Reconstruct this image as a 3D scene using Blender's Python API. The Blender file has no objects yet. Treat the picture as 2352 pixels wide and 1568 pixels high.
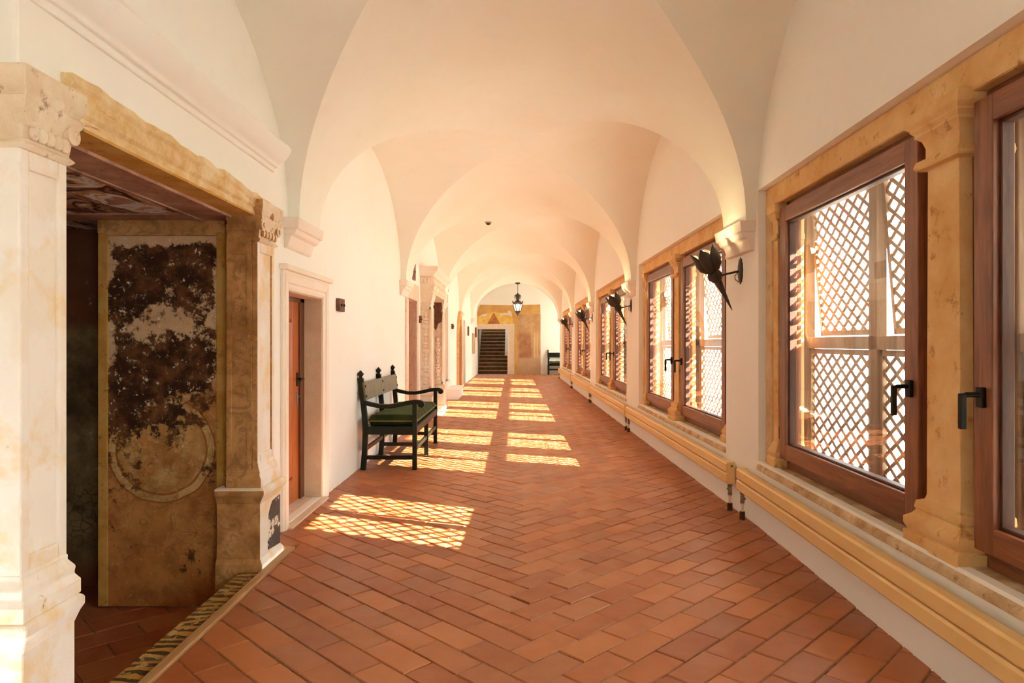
import bpy, bmesh, math, random
from mathutils import Vector, Matrix
random.seed(7)
PI = math.pi
sc = bpy.context.scene
COL = sc.collection

# ------------------------------------------------------------------ node helper
class NT:
    def __init__(s, name, rough=0.6, spec=0.4, metal=0.0):
        s.m = bpy.data.materials.new(name); s.m.use_nodes = True
        s.t = s.m.node_tree; s.t.nodes.clear()
        s.out = s.t.nodes.new('ShaderNodeOutputMaterial')
        s.b = s.t.nodes.new('ShaderNodeBsdfPrincipled')
        s.t.links.new(s.b.outputs[0], s.out.inputs[0])
        s.b.inputs['Roughness'].default_value = rough
        s.b.inputs['Specular IOR Level'].default_value = spec
        s.b.inputs['Metallic'].default_value = metal
    def put(s, sock, v):
        if isinstance(v, bpy.types.NodeSocket): s.t.links.new(v, sock)
        elif isinstance(v, (tuple, list)) and len(v) == 3 and sock.type == 'RGBA': sock.default_value = (*v, 1)
        else: sock.default_value = v
    def node(s, t, **k):
        n = s.t.nodes.new(t)
        for a, b in k.items(): setattr(n, a, b)
        return n
    def coord(s, k='Object'): return s.node('ShaderNodeTexCoord').outputs[k]
    def mapped(s, vec, scale=(1, 1, 1), loc=(0, 0, 0), rot=(0, 0, 0)):
        n = s.node('ShaderNodeMapping'); s.put(n.inputs[0], vec)
        n.inputs['Scale'].default_value = scale; n.inputs['Location'].default_value = loc; n.inputs['Rotation'].default_value = rot
        return n.outputs[0]
    def noise(s, vec, scale=5, detail=4, rough=0.55, dist=0.0):
        n = s.node('ShaderNodeTexNoise'); s.put(n.inputs['Vector'], vec)
        n.inputs['Scale'].default_value = scale; n.inputs['Detail'].default_value = detail
        n.inputs['Roughness'].default_value = rough; n.inputs['Distortion'].default_value = dist
        return n.outputs[0]
    def voronoi(s, vec, scale=5, feature='F1', rnd=1.0):
        n = s.node('ShaderNodeTexVoronoi', feature=feature); s.put(n.inputs['Vector'], vec)
        n.inputs['Scale'].default_value = scale; n.inputs['Randomness'].default_value = rnd
        return n.outputs[0]
    def wave(s, vec, scale=5, dist=0, detail=2, kind='BANDS', axis='X'):
        n = s.node('ShaderNodeTexWave', wave_type=kind)
        if kind == 'BANDS': n.bands_direction = axis
        s.put(n.inputs['Vector'], vec); n.inputs['Scale'].default_value = scale
        n.inputs['Distortion'].default_value = dist; n.inputs['Detail'].default_value = detail
        return n.outputs['Fac']
    def ramp(s, fac, stops, interp='LINEAR'):
        n = s.node('ShaderNodeValToRGB'); s.put(n.inputs[0], fac); n.color_ramp.interpolation = interp
        e = n.color_ramp.elements
        while len(e) < len(stops): e.new(0.5)
        for i, (p, c) in enumerate(stops):
            e[i].position = p; e[i].color = (c, c, c, 1) if not isinstance(c, (tuple, list)) else (*c, 1)
        return n.outputs[0]
    def mix(s, f, a, b, blend='MIX'):
        n = s.node('ShaderNodeMix', data_type='RGBA', blend_type=blend)
        s.put(n.inputs[0], f); s.put(n.inputs[6], a); s.put(n.inputs[7], b)
        return n.outputs[2]
    def math(s, op, a, b=0.0, c=0.0):
        n = s.node('ShaderNodeMath', operation=op)
        s.put(n.inputs[0], a); s.put(n.inputs[1], b); s.put(n.inputs[2], c)
        return n.outputs[0]
    def sep(s, vec):
        n = s.node('ShaderNodeSeparateXYZ'); s.put(n.inputs[0], vec); return n.outputs
    def comb(s, x, y, z):
        n = s.node('ShaderNodeCombineXYZ'); s.put(n.inputs[0], x); s.put(n.inputs[1], y); s.put(n.inputs[2], z); return n.outputs[0]
    def bump(s, h, strength=0.3, dist=0.01):
        n = s.node('ShaderNodeBump'); n.inputs['Strength'].default_value = strength
        n.inputs['Distance'].default_value = dist; s.put(n.inputs['Height'], h)
        s.t.links.new(n.outputs[0], s.b.inputs['Normal'])
    def color(s, v): s.put(s.b.inputs['Base Color'], v)
    def rough(s, v): s.put(s.b.inputs['Roughness'], v)

def mottled(name, a, b, scale=3, rough=0.7, bump=0.2, fine=40, spec=0.3, lo=0.35, hi=0.65, dist=0.006, c=None):
    n = NT(name, rough, spec); v = n.coord()
    f = n.noise(v, scale, 6, 0.62)
    col = n.mix(n.ramp(f, [(lo, 0.0), (hi, 1.0)]), a, b)
    if c: col = n.mix(n.ramp(n.noise(v, scale * 2.7, 6, 0.7), [(0.58, 0.0), (0.68, 1.0)]), col, c)
    n.color(col)
    if bump: n.bump(n.noise(v, fine, 5, 0.65), bump, dist)
    return n.m

def wood(name, a, b, axis='Z', rough=0.4, spec=0.45, scale=1.0, coat=0.0):
    n = NT(name, rough, spec); v = n.coord()
    st = {'Z': (9, 9, 0.7), 'Y': (9, 0.7, 9), 'X': (0.7, 9, 9)}[axis]
    vv = n.mapped(v, tuple(q * scale for q in st))
    f1 = n.noise(vv, 3.0, 6, 0.65, 0.6); f2 = n.noise(vv, 14.0, 3, 0.6)
    f = n.math('ADD', n.math('MULTIPLY', f1, 0.75), n.math('MULTIPLY', f2, 0.25))
    n.color(n.mix(n.ramp(f, [(0.36, 0.0), (0.64, 1.0)]), a, b))
    n.bump(f2, 0.15, 0.002)
    if coat: n.b.inputs['Coat Weight'].default_value = coat; n.b.inputs['Coat Roughness'].default_value = 0.08
    return n.m

# ------------------------------------------------------------------ materials
def m_plaster(name, base, warm, bump=0.12):
    n = NT(name, 0.85, 0.2); v = n.coord()
    big = n.noise(v, 0.9, 5, 0.6); sm = n.noise(v, 7, 5, 0.6)
    col = n.mix(n.ramp(big, [(0.4, 0.0), (0.7, 1.0)]), base, warm)
    col = n.mix(n.math('MULTIPLY', n.ramp(sm, [(0.55, 0.0), (0.75, 1.0)]), 0.25), col, tuple(x * 0.9 for x in warm))
    n.color(col)
    h = n.math('ADD', n.noise(v, 2.2, 3, 0.5), n.math('MULTIPLY', n.noise(v, 45, 4, 0.6), 0.18))
    n.bump(h, bump, 0.03)
    return n.m
M = {}
M['plaster'] = m_plaster('white_plaster', (0.87, 0.875, 0.84), (0.86, 0.85, 0.79))
M['vault'] = m_plaster('vault_plaster', (0.84, 0.845, 0.77), (0.83, 0.81, 0.715), 0.15)
M['corbel'] = m_plaster('corbel_plaster', (0.84, 0.775, 0.70), (0.80, 0.715, 0.62))

def m_limewash():
    n = NT('limewashed_stone', 0.85, 0.2); v = n.coord()
    y = n.ramp(n.noise(v, 3.1, 6, 0.65), [(0.5, 0.0), (0.6, 1.0)])
    col = n.mix(n.math('MULTIPLY', y, 0.75), (0.83, 0.77, 0.69), (0.80, 0.60, 0.31))
    w = n.ramp(n.noise(n.mapped(v, (1, 1, 1), (3, 1, 7)), 2.2, 5, 0.6), [(0.52, 0.0), (0.58, 1.0)])
    col = n.mix(w, col, (0.85, 0.82, 0.78))
    g = n.ramp(n.noise(n.mapped(v, (1, 1, 1), (9, 4, 2)), 9, 7, 0.7), [(0.66, 0.0), (0.72, 1.0)])
    col = n.mix(g, col, (0.30, 0.17, 0.08))
    n.color(col); n.bump(n.noise(v, 16, 6, 0.65), 0.55, 0.012); return n.m
M['limewash'] = m_limewash()
M['capital'] = mottled('old_carved_stone', (0.70, 0.55, 0.38), (0.80, 0.70, 0.55), 6, 0.85, 0.6, 18, 0.2, c=(0.32, 0.20, 0.10), dist=0.012)
M['ochre_stone'] = mottled('ochre_sandstone', (0.66, 0.37, 0.125), (0.78, 0.54, 0.26), 4, 0.8, 0.5, 60, 0.25, c=(0.44, 0.22, 0.07))
M['jamb_stone'] = mottled('pale_ochre_stone', (0.55, 0.34, 0.15), (0.70, 0.53, 0.31), 5, 0.8, 0.5, 60, 0.25, c=(0.42, 0.25, 0.11))
M['sill_stone'] = mottled('worn_sill_stone', (0.44, 0.27, 0.12), (0.70, 0.54, 0.34), 7, 0.85, 0.8, 30, 0.25, c=(0.32, 0.19, 0.09), dist=0.012)
M['casing'] = mottled('cream_limestone', (0.82, 0.73, 0.61), (0.84, 0.79, 0.71), 3, 0.75, 0.25, 60, 0.25)
M['reveal'] = mottled('rough_beige_render', (0.60, 0.46, 0.32), (0.70, 0.56, 0.41), 5, 0.9, 0.8, 90, 0.2)
M['pink_marble'] = None
def m_marble(name, a, b, vein):
    n = NT(name, 0.35, 0.4); v = n.coord()
    w = n.noise(n.mapped(v, (1, 1, 0.5), rot=(0.4, 0.7, 0.2)), 4, 8, 0.7, 1.4)
    col = n.mix(w, a, b)
    vn = n.ramp(n.noise(n.mapped(v, (1.5, 1.5, 0.6), rot=(0.6, 0.9, 0.3)), 3, 8, 0.6, 2.0), [(0.485, 0.0), (0.5, 1.0), (0.515, 0.0)])
    n.color(n.mix(vn, col, vein)); n.bump(n.noise(v, 30, 4, 0.6), 0.1, 0.004); return n.m
M['pink_marble'] = m_marble('pink_marble', (0.60, 0.38, 0.27), (0.70, 0.50, 0.38), (0.42, 0.22, 0.15))
M['pale_marble'] = m_marble('pale_marble', (0.70, 0.55, 0.41), (0.78, 0.66, 0.54), (0.50, 0.36, 0.26))
M['wood_v'] = wood('mahogany_upright', (0.125, 0.038, 0.016), (0.29, 0.10, 0.042), 'Z', 0.38)
M['wood_h'] = wood('mahogany_level', (0.125, 0.038, 0.016), (0.29, 0.10, 0.042), 'Y', 0.38)
M['wood_dark'] = wood('mahogany_shadow_gap', (0.05, 0.017, 0.009), (0.11, 0.04, 0.02), 'Z', 0.5)
M['door_v'] = wood('varnished_door_wood', (0.33, 0.066, 0.008), (0.52, 0.145, 0.022), 'Z', 0.28, 0.5, 1.0, 0.3)
M['door_h'] = wood('varnished_door_rail', (0.30, 0.062, 0.008), (0.46, 0.125, 0.02), 'Y', 0.28, 0.5, 1.0, 0.3)
M['door_dark'] = wood('dark_door_frame', (0.075, 0.022, 0.008), (0.16, 0.045, 0.014), 'Z', 0.35)
M['lattice'] = wood('weathered_lattice', (0.20, 0.125, 0.075), (0.34, 0.225, 0.145), 'Z', 0.7, 0.3)
M['strip_wood'] = wood('oak_edging', (0.36, 0.19, 0.075), (0.52, 0.31, 0.14), 'Y', 0.4)
M['bench'] = mottled('dark_green_paint', (0.007, 0.010, 0.006), (0.012, 0.016, 0.010), 6, 0.42, 0.12, 50, 0.22)
M['bench_leather'] = None
n = NT('olive_leather_sheen', 0.5, 0.3); v = n.coord()
st = n.noise(n.mapped(v, (2, 14, 2.2)), 3, 5, 0.65, 0.8)
n.color(n.mix(n.ramp(st, [(0.4, 0.0), (0.62, 1.0)]), (0.135, 0.115, 0.060), (0.245, 0.215, 0.125))); n.bump(st, 0.3, 0.006)  # lighter olive paints the window sheen on the leather
M['bench_leather'] = n.m
n = NT('green_velvet', 0.9, 0.2); v = n.coord()
n.color(n.mix(n.ramp(n.noise(v, 5, 4, 0.6), [(0.4, 0.0), (0.65, 1.0)]), (0.012, 0.022, 0.005), (0.030, 0.042, 0.010)))
n.b.inputs['Sheen Weight'].default_value = 0.15; n.b.inputs['Sheen Tint'].default_value = (0.45, 0.6, 0.2, 1); n.bump(n.noise(v, 12, 3, 0.5), 0.25, 0.01)
M['velvet'] = n.m
M['piping'] = mottled('gold_green_piping', (0.16, 0.13, 0.04), (0.22, 0.18, 0.06), 9, 0.7, 0)
M['iron'] = mottled('dark_bronze_iron', (0.020, 0.014, 0.009), (0.045, 0.030, 0.018), 12, 0.5, 0.3, 40, 0.5)
M['black'] = mottled('black_metal', (0.010, 0.009, 0.008), (0.016, 0.014, 0.012), 12, 0.5, 0.05, 40, 0.2)
M['chrome'] = NT('worn_nickel', 0.35, 0.5, 0.9).m
M['chrome'].node_tree.nodes['Principled BSDF'].inputs['Base Color'].default_value = (0.30, 0.27, 0.22, 1)
M['rust'] = mottled('rusty_iron', (0.10, 0.040, 0.022), (0.19, 0.085, 0.05), 14, 0.7, 0.4, 50, 0.3)
M['brown_panel'] = wood('brown_panel_wood', (0.10, 0.035, 0.018), (0.21, 0.085, 0.045), 'Z', 0.5)
M['radiator'] = mottled('cream_enamel', (0.80, 0.53, 0.215), (0.82, 0.56, 0.25), 3, 0.38, 0.03, 30, 0.4, c=(0.78, 0.51, 0.20))
M['pipe'] = mottled('cream_pipe', (0.72, 0.60, 0.40), (0.76, 0.66, 0.48), 5, 0.4, 0)
M['valve'] = mottled('brass_valve', (0.16, 0.12, 0.075), (0.26, 0.20, 0.13), 12, 0.4, 0.1, 40, 0.5)
M['sleeve'] = mottled('brown_sleeve', (0.055, 0.020, 0.012), (0.09, 0.032, 0.018), 8, 0.5, 0)
M['grout'] = mottled('pale_grout', (0.17, 0.085, 0.05), (0.32, 0.20, 0.13), 14, 0.9, 0.4, 60, 0.1)

def m_tiles(name, lift=1.0, rough=0.42):
    n = NT(name, rough, 0.42); v = n.coord()
    a = n.node('ShaderNodeAttribute', attribute_name='tint').outputs['Color']
    s3 = n.sep(a)
    base = n.mix(s3[0], (0.325 * lift, 0.085 * lift, 0.025 * lift), (0.47 * lift, 0.160 * lift, 0.050 * lift))
    base = n.mix(n.math('MULTIPLY', s3[1], 0.55), base, (0.27 * lift, 0.105 * lift, 0.052 * lift))
    off = n.node('ShaderNodeVectorMath', operation='ADD'); n.put(off.inputs[0], v)
    sc_ = n.node('ShaderNodeVectorMath', operation='SCALE'); n.put(sc_.inputs[0], a); sc_.inputs['Scale'].default_value = 9.0
    n.put(off.inputs[1], sc_.outputs[0]); vv = off.outputs[0]
    st = n.ramp(n.noise(vv, 7, 6, 0.65, 0.4), [(0.42, 0.0), (0.68, 1.0)])
    base = n.mix(n.math('MULTIPLY', st, 0.22), base, (0.54 * lift, 0.25 * lift, 0.12 * lift))
    pit = n.ramp(n.noise(vv, 60, 3, 0.7), [(0.66, 0.0), (0.74, 1.0)])
    base = n.mix(n.math('MULTIPLY', pit, 0.5), base, (0.16, 0.06, 0.03))
    n.color(base)
    n.rough(n.ramp(n.noise(vv, 4, 2, 0.5), [(0.25, rough - 0.06), (0.75, rough + 0.12)]))
    h = n.math('ADD', n.noise(vv, 5, 3, 0.5), n.math('MULTIPLY', n.noise(vv, 55, 4, 0.6), 0.12))
    n.bump(h, 0.22, 0.008)
    return n.m
M['tile'] = m_tiles('terracotta', 1.0, 0.40)
M['tile_old'] = m_tiles('old_terracotta', 0.95, 0.7)

def m_glass():
    m = bpy.data.materials.new('window_glass'); m.use_nodes = True; t = m.node_tree; t.nodes.clear()
    N = t.nodes.new; o = N('ShaderNodeOutputMaterial'); mx = N('ShaderNodeMixShader')
    tr = N('ShaderNodeBsdfTransparent'); gl = N('ShaderNodeBsdfGlossy'); ge = N('ShaderNodeNewGeometry')
    tr.inputs[0].default_value = (0.975, 0.975, 0.965, 1); gl.inputs['Roughness'].default_value = 0.0
    def mth(op, a, b):
        n = N('ShaderNodeMath'); n.operation = op
        for k, q in ((0, a), (1, b)):
            if isinstance(q, bpy.types.NodeSocket): t.links.new(q, n.inputs[k])
            else: n.inputs[k].default_value = q
        return n.outputs[0]
    d = N('ShaderNodeVectorMath'); d.operation = 'DOT_PRODUCT'
    t.links.new(ge.outputs['Normal'], d.inputs[0]); t.links.new(ge.outputs['Incoming'], d.inputs[1])
    c = mth('ABSOLUTE', d.outputs['Value'], 0.0); k = mth('POWER', mth('SUBTRACT', 1.0, c), 5.0)
    f = mth('ADD', mth('MULTIPLY', k, 0.955), 0.045)
    t.links.new(f, mx.inputs[0]); t.links.new(tr.outputs[0], mx.inputs[1]); t.links.new(gl.outputs[0], mx.inputs[2]); t.links.new(mx.outputs[0], o.inputs[0])
    return m
M['glass'] = m_glass()
def m_emit(name, col, s):
    m = bpy.data.materials.new(name); m.use_nodes = True; t = m.node_tree; t.nodes.clear()
    o = t.nodes.new('ShaderNodeOutputMaterial'); e = t.nodes.new('ShaderNodeEmission')
    e.inputs[0].default_value = (*col, 1); e.inputs[1].default_value = s; t.links.new(e.outputs[0], o.inputs[0]); return m
M['bulb'] = m_emit('lit_bulb', (1.0, 0.72, 0.30), 30)
M['lantern_glass'] = m_emit('lit_lantern_glass', (1.0, 0.88, 0.60), 1.6)

# frescoes -----------------------------------------------------------
def m_fresco_panel():
    n = NT('fresco_panel', 0.8, 0.25); g = n.coord('Generated'); v = n.coord()
    x, y, z = n.sep(g)[0:3]
    base = n.mix(n.ramp(n.noise(v, 3, 6, 0.65), [(0.35, 0.0), (0.65, 1.0)]), (0.512, 0.232, 0.074), (0.775, 0.449, 0.194))
    low = n.ramp(z, [(0.0, 1.0), (0.32, 0.0)])
    base = n.mix(n.math('MULTIPLY', low, 0.65), base, (0.496, 0.178, 0.046))
    px = n.math('MULTIPLY', n.math('SUBTRACT', x, 0.5), 0.75); 
    def ring(cz, r, wd, col, base, a=1.0):
        pz = n.math('MULTIPLY', n.math('SUBTRACT', z, cz), 2.5)
        d = n.math('SQRT', n.math('ADD', n.math('MULTIPLY', px, px), n.math('MULTIPLY', pz, pz)))
        d = n.math('ADD', d, n.math('MULTIPLY', n.math('SUBTRACT', n.noise(v, 9, 3, 0.5), 0.5), 0.02))
        e = n.math('ABSOLUTE', n.math('SUBTRACT', d, r))
        f = n.math('MULTIPLY', n.math('LESS_THAN', e, wd), a)
        return n.mix(f, base, col), d
    # lower medallion
    base, d = ring(0.42, 0.33, 0.024, (0.860, 0.651, 0.341), base, 0.8)
    base = n.mix(n.math('MULTIPLY', n.math('LESS_THAN', d, 0.29), 0.6), base, n.mix(n.ramp(n.noise(v, 5, 6, 0.7), [(0.42, 0.0), (0.6, 1.0)]), (0.698, 0.388, 0.155), (0.860, 0.744, 0.388)))
    base, d = ring(0.42, 0.355, 0.005, (0.341, 0.124, 0.046), base, 0.85)
    base, d = ring(0.42, 0.30, 0.005, (0.388, 0.155, 0.062), base, 0.85)
    base, d = ring(0.69, 0.37, 0.022, (0.860, 0.651, 0.388), base, 0.7)
    base, d = ring(0.69, 0.395, 0.005, (0.310, 0.124, 0.046), base, 0.85)
    base = n.mix(n.math('MULTIPLY', n.ramp(n.noise(n.mapped(v, loc=(3, 1, 2)), 6, 9, 0.75), [(0.46, 0.0), (0.6, 1.0)]), 0.6), base, (0.310, 0.132, 0.043))
    # scrollwork lines outside the medallions
    w = n.noise(n.mapped(v, (1, 1, 1), (2, 0, 5)), 5.5, 1.5, 0.4, 1.2)
    ln = n.ramp(w, [(0.47, 0.0), (0.485, 1.0), (0.5, 0.0), (0.56, 0.0), (0.57, 0.8), (0.585, 0.0)])
    base = n.mix(n.math('MULTIPLY', ln, n.ramp(z, [(0.05, 0.0), (0.15, 0.55), (0.6, 0.35), (1.0, 0.6)])), base, (0.310, 0.109, 0.039))
    base = n.mix(1.0, base, (0.80, 0.70, 0.56), 'MULTIPLY')
    # dark soot-brown layer on the upper half, flaking
    nz = n.math('ADD', n.math('MULTIPLY', n.noise(v, 3.6, 9, 0.72), 1.25), n.math('MULTIPLY', n.noise(v, 19, 7, 0.75), 0.5))
    hz = n.ramp(z, [(0.40, 0.0), (0.56, 0.30), (0.66, 0.34), (0.72, 0.17), (0.76, 0.13), (0.82, 0.30), (0.95, 0.36), (0.985, 0.0)])
    ex = n.ramp(n.math('ABSOLUTE', n.math('SUBTRACT', x, 0.5)), [(0.38, 1.0), (0.485, 0.35)])
    dark = n.math('ADD', nz, n.math('MULTIPLY', hz, ex))
    dark = n.ramp(n.math('SUBTRACT', dark, 0.5), [(0.485, 0.0), (0.55, 1.0)])
    dcol = n.mix(n.ramp(n.noise(v, 7, 6, 0.7), [(0.45, 0.0), (0.7, 1.0)]), (0.046, 0.019, 0.009), (0.232, 0.096, 0.034))
    cream = n.ramp(z, [(0.55, 0.0), (0.68, 1.0)])
    base = n.mix(n.math('MULTIPLY', cream, 0.6), base, n.mix(n.noise(v, 6, 5, 0.6), (0.744, 0.512, 0.295), (0.860, 0.728, 0.496)))
    col = n.mix(dark, base, dcol)
    sp = n.ramp(n.noise(v, 26, 6, 0.75), [(0.60, 0.0), (0.64, 1.0)])
    col = n.mix(n.math('MULTIPLY', sp, n.ramp(z, [(0.3, 0.15), (0.55, 0.9)])), col, (0.860, 0.728, 0.496))
    ds = n.ramp(n.noise(n.mapped(v, loc=(5, 5, 5)), 8, 8, 0.75), [(0.64, 0.0), (0.68, 1.0)])
    col = n.mix(n.math('MULTIPLY', ds, 0.75), col, (0.093, 0.043, 0.022))
    n.color(col); n.bump(n.noise(v, 22, 7, 0.7), 0.4, 0.008); return n.m
M['fresco'] = m_fresco_panel()
def m_soffit():
    n = NT('fresco_soffit', 0.8, 0.25); v = n.coord()
    vv = n.mapped(v, (1.6, 0.8, 1))
    w = n.noise(vv, 1.9, 5, 0.55, 2.0)
    col = n.mix(n.ramp(n.noise(v, 4, 5, 0.6), [(0.4, 0.0), (0.6, 1.0)]), (0.432, 0.227, 0.162), (0.734, 0.432, 0.313))
    wh = n.ramp(w, [(0.54, 0.0), (0.56, 1.0), (0.62, 1.0), (0.65, 0.0)])
    col = n.mix(wh, col, (0.860, 0.860, 0.860))
    bl = n.ramp(w, [(0.40, 0.0), (0.44, 1.0), (0.47, 1.0), (0.50, 0.0)])
    col = n.mix(bl, col, (0.097, 0.047, 0.035))
    og = n.ramp(w, [(0.512, 0.0), (0.522, 1.0), (0.535, 0.0)]); col = n.mix(n.math('MULTIPLY', og, 0.8), col, (0.860, 0.605, 0.151))
    n.color(col); n.bump(n.noise(v, 20, 5, 0.6), 0.3, 0.006); return n.m
M['soffit'] = m_soffit()
M['soffit_band'] = mottled('brown_painted_band', (0.330, 0.173, 0.120), (0.540, 0.330, 0.240), 5, 0.85, 0.3, 30, 0.2, c=(0.210, 0.105, 0.075))
M['yellow_band'] = mottled('ochre_painted_band', (0.52, 0.265, 0.05), (0.62, 0.38, 0.12), 6, 0.8, 0.4, 40, 0.2, c=(0.30, 0.15, 0.05))
def m_lintel():
    n = NT('painted_lintel', 0.85, 0.2); v = n.coord()
    col = n.mix(n.ramp(n.noise(v, 4, 7, 0.68), [(0.38, 0.0), (0.62, 1.0)]), (0.66, 0.40, 0.13), (0.84, 0.69, 0.44))
    rd = n.ramp(n.noise(n.mapped(v, (1, 0.35, 3)), 5, 5, 0.6), [(0.62, 0.0), (0.66, 1.0)])
    col = n.mix(n.math('MULTIPLY', rd, 0.7), col, (0.42, 0.12, 0.05))
    col = n.mix(n.ramp(n.noise(v, 13, 7, 0.75), [(0.63, 0.0), (0.7, 1.0)]), col, (0.22, 0.12, 0.06))
    n.color(col); n.bump(n.noise(v, 18, 7, 0.7), 0.8, 0.015); return n.m
M['lintel'] = m_lintel()
def m_pil_fresco():
    n = NT('painted_pilaster_side', 0.8, 0.25); v = n.coord()
    col = n.mix(n.ramp(n.noise(v, 5, 6, 0.65), [(0.38, 0.0), (0.62, 1.0)]), (0.362, 0.167, 0.051), (0.580, 0.319, 0.123))
    w = n.noise(v, 11, 3, 0.5, 1.5)
    col = n.mix(n.math('MULTIPLY', n.ramp(w, [(0.52, 0.0), (0.58, 1.0)]), 0.5), col, (0.246, 0.123, 0.051))
    col = n.mix(n.ramp(n.noise(v, 15, 7, 0.75), [(0.65, 0.0), (0.72, 1.0)]), col, (0.725, 0.522, 0.304))
    n.color(col); n.bump(n.noise(v, 20, 6, 0.65), 0.5, 0.01); return n.m
M['pil_fresco'] = m_pil_fresco()
def m_alcove():
    n = NT('dark_fresco', 0.85, 0.2); v = n.coord(); z = n.sep(v)[2]
    a = n.mix(n.ramp(n.noise(v, 3, 7, 0.7), [(0.4, 0.0), (0.65, 1.0)]), (0.095, 0.068, 0.030), (0.285, 0.209, 0.104))
    red = n.ramp(n.math('MULTIPLY', n.math('ADD', z, 0.3), 0.4), [(0.02, 1.0), (0.12, 0.0), (0.70, 0.0), (0.74, 1.0)], 'LINEAR')
    a = n.mix(n.math('MULTIPLY', red, 0.8), a, (0.162, 0.053, 0.027))
    sc2 = n.voronoi(n.mapped(v, (1, 1, 1.2)), 14, 'DISTANCE_TO_EDGE', 0.6)
    lns = n.math('MULTIPLY', n.ramp(sc2, [(0.02, 1.0), (0.06, 0.0)]), n.ramp(n.math('MULTIPLY', n.math('ADD', z, 0.3), 0.4), [(0.10, 0.0), (0.14, 0.9), (0.26, 0.9), (0.30, 0.0)]))
    a = n.mix(n.math('MULTIPLY', n.math('MULTIPLY', lns, 0.55), n.ramp(n.noise(v, 2.5, 2, 0.5), [(0.45, 0.0), (0.5, 1.0)])), a, (0.023, 0.015, 0.011))
    a = n.mix(n.ramp(n.noise(v, 12, 8, 0.75), [(0.64, 0.0), (0.70, 1.0)]), a, (0.570, 0.456, 0.285))
    n.color(a); n.bump(n.noise(v, 20, 6, 0.65), 0.4, 0.008); return n.m
M['alcove'] = m_alcove()
def m_frieze():
    n = NT('patterned_tile', 0.4, 0.45); v = n.coord()
    w = n.wave(n.mapped(v, (1, 1, 1)), 5.0, 7, 2, 'BANDS', 'Y')
    col = n.mix(n.ramp(w, [(0.42, 0.0), (0.5, 1.0)]), (0.46, 0.24, 0.045), (0.075, 0.050, 0.030))
    col = n.mix(n.ramp(n.noise(v, 22, 3, 0.6), [(0.56, 0.0), (0.62, 1.0)]), col, (0.50, 0.36, 0.15))
    n.color(col); return n.m
M['frieze'] = m_frieze()
M['ocher_wall'] = mottled('ochre_plaster', (0.56, 0.31, 0.085), (0.66, 0.42, 0.17), 2.2, 0.85, 0.2, 20, 0.2)
def m_faded():
    n = NT('faded_fresco', 0.85, 0.2); v = n.coord(); g = n.sep(n.coord('Generated'))
    col = n.mix(n.ramp(n.noise(v, 1.6, 7, 0.65), [(0.38, 0.0), (0.62, 1.0)]), (0.47, 0.255, 0.115), (0.60, 0.40, 0.22))
    d1 = n.math('MULTIPLY', n.ramp(n.math('ABSOLUTE', n.math('SUBTRACT', g[0], 0.36)), [(0.22, 1.0), (0.34, 0.0)]), n.ramp(g[2], [(0.26, 0.0), (0.29, 1.0), (0.62, 1.0), (0.72, 0.0)]))
    d2 = n.math('MULTIPLY', d1, n.ramp(n.noise(v, 2.6, 6, 0.6), [(0.35, 0.25), (0.6, 1.0)]))
    col = n.mix(d2, col, (0.36, 0.155, 0.085))
    st = n.math('MULTIPLY', n.ramp(n.wave(n.mapped(v, (1, 1, 1)), 2.2, 1.5, 2, 'BANDS', 'X'), [(0.7, 0.0), (0.95, 1.0)]), n.ramp(g[0], [(0.6, 0.0), (0.64, 0.6)]))
    col = n.mix(n.math('MULTIPLY', st, n.ramp(g[2], [(0.27, 0.0), (0.3, 1.0), (0.7, 1.0), (0.75, 0.0)])), col, (0.72, 0.52, 0.30))
    lo = n.ramp(g[2], [(0.245, 1.0), (0.26, 0.0)])
    col = n.mix(n.math('MULTIPLY', lo, 0.8), col, n.mix(n.noise(v, 3, 6, 0.7), (0.44, 0.27, 0.155), (0.60, 0.44, 0.30)))
    n.color(col); n.bump(n.noise(v, 18, 6, 0.65), 0.4, 0.01); return n.m
M['faded'] = m_faded()
M['lun_yellow'] = mottled('yellow_mural', (0.72, 0.42, 0.04), (0.80, 0.60, 0.22), 4, 0.85, 0.2, 20, 0.2, c=(0.58, 0.30, 0.03))
M['lun_red'] = mottled('red_mural', (0.36, 0.11, 0.035), (0.56, 0.27, 0.10), 6, 0.85, 0.2, 20, 0.2, c=(0.27, 0.065, 0.02))
M['lun_white'] = mottled('white_mural', (0.74, 0.62, 0.50), (0.80, 0.70, 0.60), 4, 0.85, 0.2, 20, 0.2, c=(0.22, 0.07, 0.06))
M['stair'] = mottled('brown_stone_step', (0.13, 0.075, 0.036), (0.20, 0.125, 0.068), 5, 0.8, 0.4, 30, 0.25)
M['stair_nose'] = mottled('lit_step_edge', (0.34, 0.23, 0.13), (0.44, 0.32, 0.20), 5, 0.8, 0.3, 30, 0.25)  # paler edge paints the light that the treads catch
M['grey_render_and_shade'] = mottled('grey_render_and_shade', (0.42, 0.36, 0.31), (0.48, 0.42, 0.36), 3, 0.85, 0.2, 30, 0.2)  # stair walls; also paints the shade inside the left wall recesses
M['beige_board'] = mottled('beige_board', (0.50, 0.36, 0.20), (0.58, 0.44, 0.27), 3, 0.7, 0.1, 30, 0.3)
def m_carved():
    n = NT('carved_limestone', 0.85, 0.2); v = n.coord()
    col = n.mix(n.ramp(n.noise(v, 3, 6, 0.65), [(0.38, 0.0), (0.62, 1.0)]), (0.76, 0.62, 0.46), (0.82, 0.74, 0.63))
    col = n.mix(n.ramp(n.noise(v, 6, 8, 0.75), [(0.60, 0.0), (0.67, 1.0)]), col, (0.46, 0.27, 0.12))
    n.color(col); n.bump(n.noise(v, 13, 7, 0.7), 0.8, 0.02); return n.m
M['carved'] = m_carved()
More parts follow.
